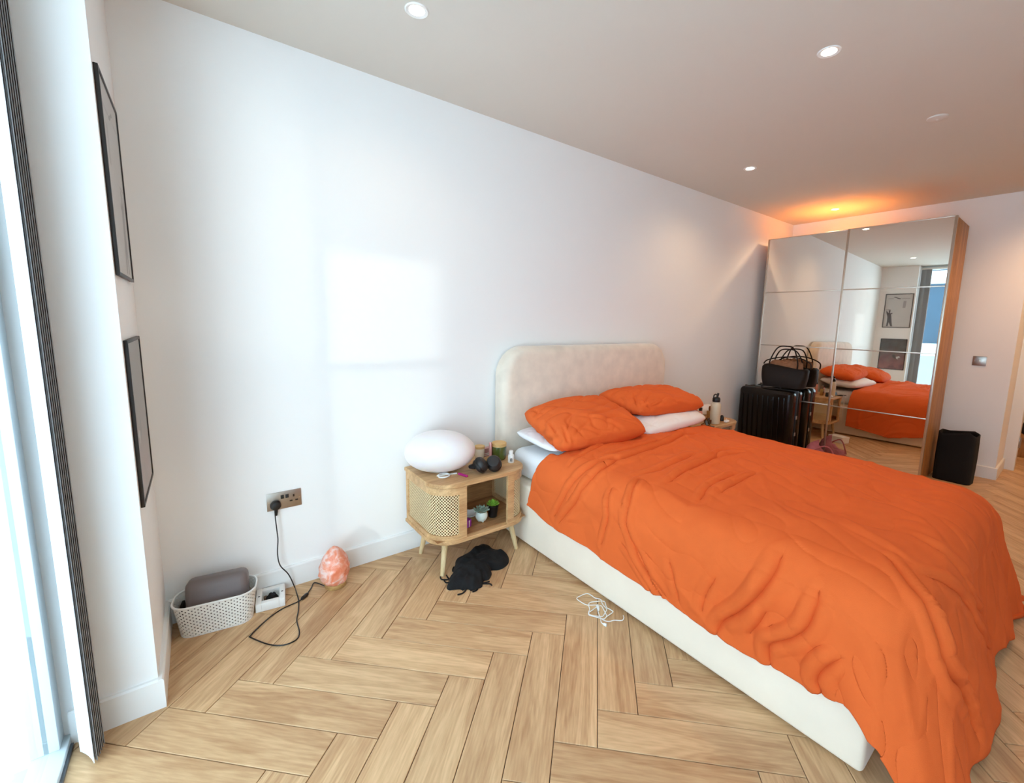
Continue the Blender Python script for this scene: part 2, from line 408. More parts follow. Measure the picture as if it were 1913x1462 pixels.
struct('wall_left', MB().box((-.8, YP, -.12), (XP, 0, H)), 'wall', smooth=False)
struct('wall_right', MB().box((XR, YD, -.12), (6.08, 0, H)), 'wall', smooth=False)
struct('wall_front', MB().box((-.8, YF-.12, -.12), (XE, YF, H+.1)), 'wall', smooth=False)
struct('wall_hall', MB().box((XE, YF-.12, -.12), (XE+.1, .12, H+.1)), 'wall', smooth=False)
struct('wall_divider', MB().box((XR, YF, -.12), (XR+.12, -2.85, H)), 'wall', smooth=False)
struct('ceiling', MB().box((-.8, YF-.12, H), (XE+.1, .12, H+.12)), 'ceiling', smooth=False)
def skirt(name, a, b, nrm, hgt=.108, t=.015):
    """baseboard between floor points a and b, thickness towards nrm"""
    a, b, n = Vector((*a, 0)), Vector((*b, 0)), Vector((*nrm, 0)); B_ = MB()
    prof = [(0, 0), (t, 0), (t, hgt-.006), (t-.005, hgt), (0, hgt)]
    vs = [p+n*d+Vector((0, 0, z)) for p in (a, b) for d, z in prof]
    k = len(prof); fs = [(i, (i+1) % k, k+(i+1) % k, k+i) for i in range(k)] + [tuple(range(k))[::-1], tuple(range(k, 2*k))]
    return struct(name, B_.add(vs, fs), 'trim', smooth=False)
skirt('baseboard_back', (XP, 0), (XR, 0), (0, -1))
skirt('baseboard_left', (XP, YP-.015), (XP, -.015), (1, 0))
skirt('baseboard_pillar', (XL, YP), (XP, YP), (0, -1))
skirt('baseboard_right', (XR, YD-.015), (XR, -.015), (-1, 0))
skirt('baseboard_corridor', (XR, YD), (6.08, YD), (0, -1))
skirt('baseboard_front', (XL, YF), (XR, YF), (0, 1))
# corridor door opening: lining with hinges beyond the end of the far wall
dr = struct('door_1', MB().box((6.08, -1.995, 0), (6.20, -1.905, 2.1), .004).box((6.06, -2.0, 2.1), (6.22, -1.0, 2.2), .004), 'trim')
for z in (.27, 1.045, 1.82):
    MB().box((6.105, -2.002, z-.05), (6.135, -1.995, z+.05), .002).tube([(6.14, -2.003, z-.05), (6.14, -2.003, z+.05)], .007, 8).build('hinge', 'steel', dr)

# window: floor-to-ceiling glazing behind the vertical blind
wn = struct('window_1', MB().box((-.47, YF, 0), (-.395, YP, .03), .003).box((-.47, YF, 2.44), (-.395, YP, 2.5), .003)
            .box((-.47, -.565, .03), (-.41, YP, 2.44), .003).box((-.47, YF, .03), (-.41, YF+.05, 2.44), .003), 'win_frame')
MB().box((-.405, YF, .0), (-.388, -.53, .012), .002).build('floor_track', 'track', wn)
for y in (-1.75, -2.5): MB().box((-.465, y-.03, .03), (-.405, y+.03, 2.44), .004).build('mullion', 'win_frame', wn)
for y0, y1 in ((-1.72, -.565), (-2.47, -1.78), (-3.25, -2.53)):
    MB().box((-.442, y0, .03), (-.432, y1, 2.44)).build('pane', 'pane', wn, smooth=False)
# balcony and the tower opposite
struct('balcony_floor', MB().box((-1.55, -4.5, -.2), (-.47, .6, -.03)), 'balcony_floor', smooth=False)
bal = thing('balustrade', 'frosted glass balcony balustrade with pale top rail outside the window', 'balustrade', (-1.5, -1.9, -.03))
MB().box((-.03, -2.4, 1.08), (.03, 2.4, 1.13), .006).build('top_rail', 'outer_white', bal)
for k in range(4): MB().box((-.008, -2.4+k*1.2+.01, .0), (.008, -2.4+(k+1)*1.2-.01, 1.08)).build('glass_panel', 'frost', bal, smooth=False)
tw = thing('tower_block', 'blue glass tower block facing the window with pale floor bands', 'building', (-15, 3, -20))
MB().box((-6, -5, 0), (0, 5, 60)).build('core', 'facade', tw, smooth=False)
for z in range(0, 60, 3): MB().box((-.02, -5.1, z+2.6), (.25, 5.1, z+3.1)).build('floor_band', 'outer_white', tw, smooth=False)
for k in range(6): MB().box((-.02, -5+k*2-.12, 0), (.15, -5+k*2+.12, 60)).build('fin', 'outer_white', tw, smooth=False)

# vertical blind drawn back into a stack
bl = thing('vertical_blind', 'white vertical louvre blind drawn back into a stack beside the pillar', 'blind', (-.346, -.585, .012))
MB().box((-.03, -2.7, 2.425), (.03, .07, 2.455), .004).build('head_rail', 'white_plastic', bl)
sl = None
for k in range(13):
    q = MB(); n = 9; g = np.zeros((n, 2, 3)); ix, iy = .018+.010*k/12+.005*(k % 2), -.073+.070*k/12      # inner edge of each turned louvre
    for i in range(n):
        t = i/(n-1); c_ = .004*(1-(2*t-1)**2)
        g[i, :, 0] = ix-.039*t+.89*c_; g[i, :, 1] = iy+.074*t+.46*c_; g[i, 0, 2] = 0; g[i, 1, 2] = 2.425
    g2 = g.copy(); g2[:, :, 0] += .0016; g2[:, :, 1] += .0009
    q.grid(g); q.grid(g2[::-1])
    for e in (0, n-1): q.add([g[e, 0], g[e, 1], g2[e, 1], g2[e, 0]], [(0, 1, 2, 3)])
    q.build('slat', 'slat_daylit' if k == 0 else 'slat', bl)

# ------------------------------------------------------------------ ceiling fittings
DL = [(.743, -.572), (2.2125, -1.477), (3.356, -.573), (5.105, -.568), (5.1, -2.4), (6.9, -2.5)]  # final pair unseen, added as warm fill for the far wall
for i, (x, y) in enumerate(DL):
    near = ['above the rattan nightstand', 'above the foot of the bed', 'above the far bedside', 'directly over the mirrored wardrobe', 'added out of view as warm fill before the corridor opening', 'added out of view as warm fill in the corridor'][i]
    t = thing('downlight', 'small round recessed ceiling downlight '+near, 'downlight', (x, y, H), group='recessed ceiling downlights')
    MB().lathe([(.030, -.001), (.042, -.004), (.045, -.001), (.045, 0)], 32).build('trim_ring', 'trim', t)
    MB().lathe([(.0295, -.0015), (.0295, -.0005)], 32).build('bulb', 'bulb', t)
    l = bpy.data.lights.new('downlight_beam', 'SPOT'); l.energy = [6, 30, 14, 85, 60, 40][i]; l.color = (1, .66, .36) if i < 4 else (1, .58, .28); l.spot_size = math.radians([150, 110, 150, 150, 150, 150][i]); l.spot_blend = .9; l.shadow_soft_size = .03
    lo = bpy.data.objects.new('downlight_beam', l); COL.objects.link(lo); lo.parent = t; lo.location = (0, 0, -.02)
t = thing('smoke_detector', 'flat round off-white smoke detector on the ceiling', 'smoke detector', (3.33, -1.638, H))
MB().lathe([(.001, -.012), (.034, -.011), (.046, -.006), (.048, 0)], 36).build('cover', 'trim_shadow', t)
MB().lathe([(.001, -.0135), (.006, -.0125), (.007, -.011)], 12).build('test_button', 'trim', t)

# ------------------------------------------------------------------ bed
bed = thing('bed', 'cream upholstered bed with rounded headboard against the white wall', 'bed', (2.275, -1.05, 0))
bx, by = 2.275, -1.05
def rrect(x0, x1, z0, z1, r, n=8, bottom=False):
    p = []
    for cx, cz, a0 in ((x1-r, z1-r, 0), (x0+r, z1-r, PI/2)):
        for k in range(n+1): a = a0+PI/2*k/n; p.append((cx+r*math.cos(a), cz+r*math.sin(a)))
    p += [(x0, z0), (x1, z0)]; return p
def slab_xz(poly, y0, y1, bev):
    """upright rounded panel: polygon in x-z, thickness along y, soft rounded front edge"""
    b = MB(); n = len(poly); cx = sum(p[0] for p in poly)/n; cz = sum(p[1] for p in poly)/n
    rings = []
    K = 6
    for k in range(K+1):
        a = PI/2*k/K; rings.append((bev*(1-math.cos(a)), y0 - 0 - 0, a))
    vs, fs = [], []; seq = []
    seq.append((0, y1))
    for k in range(K+1):
        a = PI/2*k/K; seq.append((bev*(1-math.cos(a)), y0+bev-bev*math.sin(a)))
    for ins, y in seq:
        for i in range(n):
            p = Vector(poly[i]); a = Vector(poly[i-1]); c = Vector(poly[(i+1) % n])
            e1 = (p-a).normalized(); e2 = (c-p).normalized(); nn = Vector((-(e1.y+e2.y), e1.x+e2.x)).normalized()
            q = p + nn*ins; vs.append((q.x, y, q.y))
    R = len(seq)
    for k in range(R-1):
        for i in range(n): j = (i+1) % n; fs.append((k*n+i, (k+1)*n+i, (k+1)*n+j, k*n+j))
    fs.append(tuple(range(n))); fs.append(tuple((R-1)*n+i for i in range(n))[::-1])
    return b.add(vs, fs)
hb = slab_xz(rrect(1.462, 3.108, .02, 1.168, .19, 12), -.125, -.018, .055)
hb.v = [(x-bx, y-by, z) for x, y, z in hb.v]
hbo = hb.build('headboard', 'velvet', bed, angle=60)
MB().box((1.455-bx, -2.056-by, .012), (3.092-bx, -.115-by, .372), .018, 3).build('base', 'base_fabric', bed)
mt = tag(MB().box((-.725, -.915, -.086), (.725, .915, .086), .06, 5).build('mattress', 'sheet', loc=(2.225, -1.055, .459)), 'white sheeted mattress lying in the cream bed frame', 'mattress')

# ------------------------------------------------------------------ duvet
def build_duvet():
    x0, x1, y0 = 1.56, 2.915, -1.98
    ZT = .612
    nx_s, nx_t, nx_r = 95, 200, 70; ny_t, ny_f = 235, 100
    qL = np.linspace(1, 0, nx_s, endpoint=False); tX = np.linspace(0, 1, nx_t); qR = np.linspace(0, 1, nx_r+1)[1:]
    tY = np.linspace(0, 1, ny_t); qF = np.linspace(0, 1, ny_f+1)[1:]
    zl_y = [-2.10, -1.9, -1.7, -1.5, -1.1, -.7, -.46]; zl = [.26, .22, .205, .215, .245, .26, .30]
    RL, RR, RF = .14, .22, .16
    ucol = [('L', q) for q in qL]+[('T', q) for q in tX]+[('R', q) for q in qR]
    vrow = [('T', q) for q in tY]+[('F', q) for q in qF]
    nu, nv = len(ucol), len(vrow)
    CX = np.zeros((nu, nv)); CY = np.zeros((nu, nv))
    for j, (kv, qv) in enumerate(vrow):
        for i, (ku, qu) in enumerate(ucol):
            yh = -.545 if ku == 'T' else (-.545+.09*qu if ku == 'L' else -.56)
            if ku == 'T': yh = -.545-.035*qu+.012*math.sin(qu*9)
            y = yh+(y0-yh)*qv if kv == 'T' else y0-qv*(.66+.03*math.sin(qu*7))
            CY[i, j] = y
            yy = max(y, -2.10)
            if ku == 'T': x = x0+(x1-x0)*qu
            elif ku == 'L':
                zh = np.interp(yy, zl_y, zl); dl = RL*PI/2+max(.02, ZT-.015-RL-zh); x = x0-qu*dl
            else:
                zh = np.interp(yy, [-2.0, -1.6, -1.0, -.6], [.27, .2, .06, .12]); dl = RR*PI/2+max(.02, ZT-.05-RR-zh); x = x1+qu*dl
            CX[i, j] = x
    nxp = np.clip(CX, x0, x1); nyp = np.maximum(CY, y0)
    dx, dy = CX-nxp, CY-nyp; d = np.hypot(dx, dy); dd = np.where(d > 1e-9, d, 1)
    ox, oy = dx/dd, dy/dd
    R = np.where(dx < 0, RL, RR)*ox**2 + RF*oy**2; R = np.where(d > 1e-9, R, RL)
    arc = R*PI/2; th = np.minimum(d, arc)/R
    rest = np.maximum(d-arc, 0)
    fl_ = np.where(dx < 0, .0, .05)*ox**2 + .26*oy**2 + .20*np.abs(ox*oy)
    out = R*np.sin(th)+rest*fl_; down = R*(1-np.cos(th))+rest*np.sqrt(np.maximum(1-fl_**2, .1))
    # hanging folds round the edge
    ang = np.arctan2(-oy, np.abs(ox)+1e-9); RC = .35*PI/2      # 0 on the long sides, pi/2 at the foot
    per = np.where(nxp < (x0+x1)/2, -nyp+.35*ang+(nxp-x0), -y0+2*RC+(x1-x0)-.35*ang+(nyp-y0)-(x1-nxp))
    amp = np.clip((d-.12)/.3, 0, 1)
    wav = (np.sin(per*13+1.3*np.sin(per*5))*.7+np.sin(per*29+2)*.3)
    out += amp*wav*(.006+.008*oy**2)
    ztop = ZT-.042*np.clip((nxp-1.9)/1.0, 0, 1)**2-.022*np.clip((-nyp-1.2)/.7, 0, 1)*np.clip((nxp-1.8)/.8, 0, 1)-.02*np.clip((1.75-nxp)/.2, 0, 1)**2
    PX_, PY_ = nxp+ox*out, nyp+oy*out; PZ = ztop-down
    low = np.maximum(.02-PZ, 0); PX_ += ox*low*.5; PY_ += oy*low*.25; PZ = np.maximum(PZ, .02+.006*np.sin(per*30))
    he = np.clip((CY+.62)/.075, 0, 1); PZ -= np.where(d < .05, he**2*.035, 0)
    P = np.stack([PX_, PY_, PZ], -1)
    # soft puffs
    for i in range(nu):
        for j in range(nv):
            P[i, j, 2] += .0
    def normals(P):
        a = np.gradient(P, axis=0); b = np.gradient(P, axis=1); n = np.cross(a, b); n /= np.linalg.norm(n, axis=-1, keepdims=True)+1e-12
        return n
    N0 = normals(P)
    if N0[nx_s+nx_t//2, ny_t//2, 2] < 0: N0 = -N0
    # smooth noise field
    nz = np.zeros((nu, nv))
    for i in range(nu):
        for j in range(nv):
            x, y = CX[i, j], CY[i, j]
            wx, wy = x+.10*noise.noise(Vector((x*2, y*2, 11.))), y+.10*noise.noise(Vector((x*2, y*2, 17.)))
            r1 = (1-abs(noise.noise(Vector(((wx*.8+wy*.6)*2.2, (wy*.8-wx*.6)*4.2, 2.)))))**9
            r2 = (1-abs(noise.noise(Vector(((wx*.5+wy*.85)*4.5, (wy*.5-wx*.85)*9, 6.)))))**7
            nz[i, j] = .016*noise.noise(Vector((x*2.3, y*2.3, 3.1)))+.008*noise.noise(Vector((x*5, y*4, 9.1)))+.0015*noise.noise(Vector((x*16, y*14, 5.)))+.008*r1-.0045*r2
    fade = np.clip((.02+PZ)/.1, 0, 1)
    disp = nz*fade
    # creases read off the photograph, laid on to the cloth (pixel polyline, depth, width)
    px, dep = project(P); vis = (N0@_f < .35*0+ .2)
    folds = [
     ([(1066,876),(1103,850),(1150,830),(1200,822)], .012, .012), ([(1072,905),(1108,879),(1142,868),(1171,862),(1234,838),(1300,812)], .024, .016),
     ([(1050,975),(1061,960),(1084,928),(1110,895),(1136,878),(1165,864)], .016, .012), ([(1040,965),(1060,925),(1090,890)], .010, .012),
     ([(1128,1015),(1134,985),(1140,964),(1146,915)], .012, .010), ([(1180,990),(1178,951),(1186,921),(1194,905)], .014, .010),
     ([(1238,1115),(1200,1040),(1179,990),(1170,944)], .014, .011), ([(1245,1115),(1215,1062),(1192,1010)], .010, .010), ([(1225,1105),(1188,1045),(1165,1010)], .008, .010),
     ([(1245,910),(1294,878),(1343,859),(1385,850)], .013, .016), ([(1308,936),(1330,910),(1375,890)], .009, .015), ([(1345,925),(1375,905),(1415,888)], .008, .015),
     ([(1290,885),(1330,862),(1352,846),(1400,846)], .010, .014),
     ([(1338,1185),(1345,1165),(1359,1154),(1392,1134),(1432,1095),(1452,1062),(1462,1040)], .022, .016), ([(1440,1245),(1437,1215),(1440,1197),(1462,1190),(1495,1180),(1515,1162),(1526,1130),(1534,1103)], .022, .014),
     ([(1538,1295),(1529,1268),(1537,1251),(1558,1232),(1575,1224)], .022, .014),
     ([(1660,1050),(1695,1103),(1728,1171),(1750,1248),(1783,1308),(1810,1363)], .030, .016), ([(1710,1075),(1790,1120),(1820,1170),(1848,1215)], .012, .014),
     ([(1770,1050),(1805,1110),(1830,1150)], .010, .014), ([(1400,1180),(1420,1160),(1436,1130)], .010, .012), ([(1270,1130),(1262,1080),(1250,1040)], .006, .014), ([(1310,1150),(1320,1110),(1345,1070)], .006, .014),
     ([(1120,860),(1160,848),(1230,825)], .010, .012), ([(1180,900),(1235,880),(1300,850)], .008, .018), ([(1700,1000),(1760,1040),(1800,1090)], .008, .02)]
    C = np.stack([CX, CY], -1)
    for line, A_, w in folds:
        ids = []
        for q in line:
            e = np.where(vis, np.hypot(px[..., 0]-q[0], px[..., 1]-q[1]), 1e9)
            k = np.unravel_index(np.argmin(e + np.where(e < 25, dep*1.0, 0)), e.shape); ids.append(C[k])
        pts = np.array([tuple(v) for v in smooth_path([(p[0], p[1], 0) for p in ids], 5)])[:, :2]
        seg = np.linalg.norm(np.diff(pts, axis=0), axis=1); cum = np.concatenate([[0], np.cumsum(seg)]); tot = cum[-1]+1e-9
        best = np.full((nu, nv), 1e9); bs = np.zeros((nu, nv)); sg = np.zeros((nu, nv))
        for k in range(len(pts)-1):
            a, b = pts[k], pts[k+1]; ab = b-a; L2 = ab@ab+1e-12
            t = np.clip(((C-a)@ab)/L2, 0, 1); q = C-(a+t[..., None]*ab); dist = np.hypot(q[..., 0], q[..., 1])
            s_ = np.sign(ab[0]*q[..., 1]-ab[1]*q[..., 0]); u = dist < best
            best = np.where(u, dist, best); bs = np.where(u, (cum[k]+t*seg[k])/tot, bs); sg = np.where(u, s_, sg)
        tap = np.clip(np.minimum(bs, 1-bs)*4+.15, 0, 1)
        A_ *= 1.5; w *= .74
        disp += tap*A_*(-np.exp(-(best/w)**2)+.75*np.exp(-((best*sg-2.0*w)/(1.3*w))**2)+.35*np.exp(-((best*sg+2.4*w)/(1.6*w))**2))
    P = P+N0*disp[..., None]
    P[..., 2] = np.maximum(P[..., 2], .012)
    b = MB().grid(P)
    o = b.build('duvet', 'orange', angle=180)
    s = o.modifiers.new('thick', 'SOLIDIFY'); s.thickness = .016; s.offset = -1 if N0[nx_s+nx_t//2, ny_t//2, 2] > 0 else 1
    return o
duvet = tag(build_duvet(), 'burnt orange creased linen duvet spread over the bed', 'duvet')

# ------------------------------------------------------------------ pillows
def crease(V, Nn, lines):
    """press creases (pixel polylines read off the photograph) into a cloth surface"""
    px, dep = project(V); vis = ((V-CAM)*Nn).sum(-1) < 0; D = np.zeros(len(V))
    for line, A_, w in lines:
        ids = []
        for q in line:
            e = np.where(vis, np.hypot(px[:, 0]-q[0], px[:, 1]-q[1]), 1e9); ids.append(V[int(np.argmin(e))])
        pts = np.array([tuple(v) for v in smooth_path(ids, 5)]); best = np.full(len(V), 1e9); bs = np.zeros(len(V)); m_ = len(pts)-1
        for k in range(m_):
            a, ab = pts[k], pts[k+1]-pts[k]; t = np.clip(((V-a)@ab)/(ab@ab+1e-12), 0, 1); dd = np.linalg.norm(V-(a+t[:, None]*ab), axis=1)
            u = dd < best; best = np.where(u, dd, best); bs = np.where(u, (k+t)/m_, bs)
        tap = np.clip(np.minimum(bs, 1-bs)*5+.2, 0, 1)
        D += tap*A_*(-np.exp(-(best/w)**2)+.5*np.exp(-((best-2.1*w)/(1.2*w))**2))
    return V+Nn*D[:, None]
def press(o, lines):
    me = o.data; n = len(me.vertices); V = np.zeros(n*3); Nn = np.zeros(n*3)
    me.vertices.foreach_get('co', V); me.vertex_normals.foreach_get('vector', Nn)
    V = V.reshape(-1, 3)+np.array(o.location); V = crease(V, Nn.reshape(-1, 3), lines)-np.array(o.location)
    me.vertices.foreach_set('co', V.ravel()); me.update()
def pillow(name, BL, BR, TR, TL, thick, mt, label, group, seed, crease=.012, parent=None):
    n = 92; BL, BR, TR, TL = map(Vector, (BL, BR, TR, TL)); up = ((BR-BL).cross(TL-BL)).normalized()
    c = (BL+BR+TR+TL)/4; G = np.zeros((2, n, n, 3))
    for s in (0, 1):
        for i in range(n):
            for j in range(n):
                u, v = i/(n-1), j/(n-1); a, b = 2*u-1, 2*v-1
                # sides draw inwards, corners stay out
                ra, rb = a*math.sqrt(1-.20*b**4), b*math.sqrt(1-.20*a**4)
                pu = .5+.5*ra*(1-.03*(1-b*b)); pv = .5+.5*rb*(1-.04*(1-a*a))
                p = BL*(1-pu)*(1-pv)+BR*pu*(1-pv)+TR*pu*pv+TL*(1-pu)*pv
                e = max(0, (1-abs(a)**3))*max(0, (1-abs(b)**3)); h_ = thick/2*e**.42
                k = noise.noise(Vector((a*1.5+seed, b*1.5, s*7.)))*.16
                rad = 0
                for cx, cy in ((-1, -1), (1, -1), (1, 1), (-1, 1)):
                    rr = math.hypot(a-cx, b-cy); an = math.atan2(b-cy, a-cx); rad -= (1-abs(math.sin(an*7+seed*3+cx*2+.6*rr)))**4*math.exp(-((rr-.45)/.38)**2)*(1.6 if cx < 0 else .8)
                fold = noise.noise(Vector((a*2.2+b*1.5+seed*2, b*1.2, 4.)))-.8*(1-abs(noise.noise(Vector((a*2.0-b*1.2+seed, b*2.4+a, 8.)))))**8
                h_ = h_*(1+k)+(rad*crease*.55+fold*crease)*min(1, e*4)
                q = p+up*(h_ if s else -h_*.8); G[s, i, j] = q-c
    b_ = MB().grid(G[1]); b_.grid(G[0][::-1])
    o = b_.build(name, mt, parent, angle=180, loc=c)
    bm_ = bmesh.new(); bm_.from_mesh(o.data); bmesh.ops.remove_doubles(bm_, verts=bm_.verts, dist=.0008); bm_.to_mesh(o.data); bm_.free()
    o.data.polygons.foreach_set('use_smooth', [True]*len(o.data.polygons))
    return tag(o, label, 'pillow', group)
pillow('pillow', (1.49, -.56, .612), (2.12, -.58, .612), (2.15, -.14, .64), (1.50, -.14, .64), .09, 'sheet', 'flat white pillow beneath the slumped orange pillow by the cane nightstand', 'bed pillows', 1.3, .006)
pillow('pillow', (2.20, -.66, .625), (3.03, -.60, .625), (3.06, -.14, .665), (2.20, -.14, .665), .15, 'sheet', 'plump white pillow under the orange pillow on the wardrobe side', 'bed pillows', 4.1, .008)
op1 = pillow('pillow', (1.475, -.66, .655), (2.19, -.70, .655), (2.25, -.17, .80), (1.53, -.17, .765), .20, 'orange', 'orange pillow leaning on the headboard above the flat white pillow', 'bed pillows', 7.7, .016)
op2 = pillow('pillow', (2.24, -.55, .745), (3.04, -.57, .715), (3.12, -.14, .78), (2.20, -.14, .81), .19, 'orange', 'orange pillow resting on the plump white pillow', 'bed pillows', 2.9, .014)

press(op1, [([(996,800),(1024,829),(1056,847)], .012, .007), ([(1013,787),(1032,819),(1057,847)], .013, .007), ([(1026,788),(1045,824),(1058,847)], .012, .007), ([(1052,796),(1060,822),(1061,845)], .010, .007),
  ([(1000,812),(1020,840),(1048,852)], .010, .007), ([(1090,800),(1130,812),(1170,818)], .006, .010), ([(1080,775),(1120,780),(1165,800)], .005, .012), ([(1070,820),(1110,826),(1150,822)], .008, .009)])
press(op2, [([(1163,738),(1176,761),(1197,774)], .010, .007), ([(1185,735),(1190,757),(1202,770)], .011, .007), ([(1130,752),(1150,766),(1182,777)], .010, .008), ([(1205,760),(1225,757),(1240,748)], .007, .008), ([(1200,745),(1215,762),(1250,772)], .007, .008), ([(1250,745),(1275,755),(1300,762)], .005, .009)])
# ------------------------------------------------------------------ nightstands
def make_nightstand(label):
    NW, ND, R = .592, .405, .135
    t = thing('nightstand', label, 'nightstand', (0, 0, 0), group='rattan nightstands')
    hw = NW/2
    def outline(ins=0.0, n=10):
        p = [(-hw+ins, -ins*0), ]
        w = hw-ins; d = ND-ins; r = R-ins
        p = [(-w, 0)]
        for k in range(n+1): a = PI+PI/2*k/n; p.append((-w+r+r*math.cos(a), -d+r+r*math.sin(a)))
        for k in range(n+1): a = 1.5*PI+PI/2*k/n; p.append((w-r+r*math.cos(a), -d+r+r*math.sin(a)))
        p.append((w, 0)); return p
    MB().prism(outline(), .484, .506, .003).build('top_panel', 'oak', t)
    MB().prism(outline(), .184, .204, .003).build('bottom_panel', 'oak', t)
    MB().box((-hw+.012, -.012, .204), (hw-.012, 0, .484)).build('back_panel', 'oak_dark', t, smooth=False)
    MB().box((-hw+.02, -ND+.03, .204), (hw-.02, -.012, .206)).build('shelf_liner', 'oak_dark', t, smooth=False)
    # curved side walls: path along the outline from the back corner round to the front post
    def path(ins, sgn, xend):
        w = hw-ins; d = ND-ins; r = R-ins; p = [(-w, -.004)]
        for k in range(1, 13): p.append((-w, -(d-r)*k/12))
        for k in range(1, 13): a = PI+PI/2*k/12; p.append((-w+r+r*math.cos(a), -d+r+r*math.sin(a)))
        p.append((xend, -d))
        return [(x*-sgn, y) for x, y in p]
    def wall(nm, mtn, sgn, s0, s1, z0, z1, ins, th, xend):
        a = path(ins, sgn, xend); b = path(ins+th, sgn, xend)
        L_ = [0]
        for k in range(1, len(a)): L_.append(L_[-1]+math.dist(a[k], a[k-1]))
        tot = L_[-1]; S0, S1 = s0*tot, s1*tot
        ss = sorted({S0, S1} | {x for x in L_ if S0 < x < S1})
        def at(P, s): return (np.interp(s, L_, [p[0] for p in P]), np.interp(s, L_, [p[1] for p in P]))
        q = MB(); vs = []; uv = []
        for s in ss:
            A_, B_ = at(a, s), at(b, s)
            vs += [(A_[0], A_[1], z0), (A_[0], A_[1], z1), (B_[0], B_[1], z1), (B_[0], B_[1], z0)]; uv += [(s, z0), (s, z1), (s, z1), (s, z0)]
        fs = []
        for k in range(len(ss)-1):
            for e in range(4):
                f = (k*4+e, k*4+(e+1) % 4, k*4+4+(e+1) % 4, k*4+4+e); fs.append(f if sgn > 0 else f[::-1])
        n = len(vs); fs += [(0, 3, 2, 1), (n-4, n-3, n-2, n-1)]
        if mtn == 'cane':
            fs = [f for f in fs if True]
        q.add(vs, fs); q.uv = uv; return q.build(nm, mtn, t)
    for sgn, xe in ((1, -.135), (-1, -.120)):
        wall('top_rail', 'oak', sgn, 0, 1, .446, .484, .006, .016, xe)
        wall('bottom_rail', 'oak', sgn, 0, 1, .204, .230, .006, .016, xe)
        wall('back_post', 'oak', sgn, 0, .05, .230, .446, .006, .016, xe)
        wall('front_post', 'oak', sgn, .915, 1, .230, .446, .006, .016, xe)
        wall('cane_panel', 'cane', sgn, .05, .915, .230, .446, .013, .002, xe)
    for sx, sy in ((-1, -1), (1, -1), (-1, 1), (1, 1)):
        xx = sx*(hw-.095); yy = -ND+.09 if sy < 0 else -.085
        MB().tube([(xx, yy, .185), (xx+sx*.035, yy+sy*-(-.0)-(.03 if sy < 0 else -.02), 0)], [.0185, .0115], 14).build('leg', 'oak_pale', t)
    return t
ns = make_nightstand('oak and woven cane nightstand holding the white pebble lamp'); ns.location = (1.156, -.026, 0)
ns2 = copy_tree(ns); ns2.location = (3.405, -.105, 0); ns2['label'] = 'oak and woven cane nightstand between the bed and the black suitcase'

ZN = .506
# pebble lamp
lt = thing('table_lamp', 'white opal pebble shaped table lamp on the cane nightstand', 'lamp', (.992, -.195, ZN))
b_ = MB(); G = np.zeros((49, 30, 3))
for i in range(49):
    for j in range(30):
        a = 2*PI*i/48; p = -PI/2+PI*j/29
        e = lambda c, k: math.copysign(abs(c)**k, c)
        G[i, j] = (.190*math.cos(p)*e(math.cos(a), .95)*(1+.03*math.cos(a)), .145*math.cos(p)*e(math.sin(a), .95), .112+.112*math.sin(p))
b_.grid(G); b_.build('shade', 'opal', lt, angle=180, rot=(0, 0, math.radians(-30)))
MB().lathe([(.04, .0), (.045, .003), (.045, .006)], 24).build('foot', 'white_plastic', lt)
# small cream candle
t = thing('candle', 'small cream glass candle with round wooden lid behind the headphones', 'candle', (1.288, -.122, ZN), group='lidded candles')
MB().lathe([(.024, 0), (.028, .006), (.030, .03), (.030, .056), (.029, .06)], 28).build('jar', 'cream', t)
MB().lathe([(.031, .06), (.031, .073), (.029, .075)], 28).build('lid', 'lid', t)
t = thing('candle', 'olive green glass candle with pale wooden lid', 'candle', (1.372, -.205, ZN), group='lidded candles')
MB().lathe([(.036, 0), (.042, .006), (.044, .02), (.044, .078), (.043, .082)], 32).build('jar', 'green_glass', t)
MB().lathe([(.045, .082), (.045, .1), (.042, .103)], 32).build('lid', 'lid', t)
for i, (x, y, hh) in enumerate(((1.306, -.215, .115), (1.322, -.190, .105))):
    t = thing('cosmetic_tube', ['tall slim rose pink cosmetic tube beside the olive candle', 'shorter rose pink tube tucked behind the tall one'][i], 'cosmetic tube', (x, y, ZN), group='rose tubes on the nightstand')
    MB().lathe([(.0085, 0), (.0085, hh*.45), (.0078, hh*.455)], 16).build('barrel', 'rose', t)
    MB().lathe([(.0088, hh*.455), (.0088, hh-.004), (.007, hh)], 16).build('cap', 'rose', t)
t = thing('cosmetic_box', 'low pink and white striped cosmetic box behind the candles', 'box', (1.335, -.105, ZN))
MB().box((-.04, -.02, 0), (.04, .02, .05), .002).build('carton', 'rose', t)
for z in (.008, .018): MB().box((-.0405, -.0205, z), (.0405, .0205, z+.004)).build('stripe', 'white_plastic', t, smooth=False)
t = thing('small_bottle', 'small white plastic bottle with a black mark at the nightstand edge', 'bottle', (1.395, -.300, ZN))
MB().lathe([(.016, 0), (.0185, .004), (.0185, .04), (.0165, .046), (.011, .049)], 24).build('body', 'white_plastic', t)
MB().lathe([(.0125, .049), (.0125, .068), (.011, .071)], 20).build('cap', 'white_plastic', t)
g = MB()
for dz in (.012, .021):
    ring = [(.0055*math.cos(a), dz+.0035+.004*math.sin(a)) for a in np.linspace(0, 2*PI, 12, endpoint=False)]
    g.tube([(-.0190*math.sin(.55+x/.0185), -.0190*math.cos(.55+x/.0185), z) for x, z in ring], .0016, 5, True)
g.build('printed_mark', 'black', t)
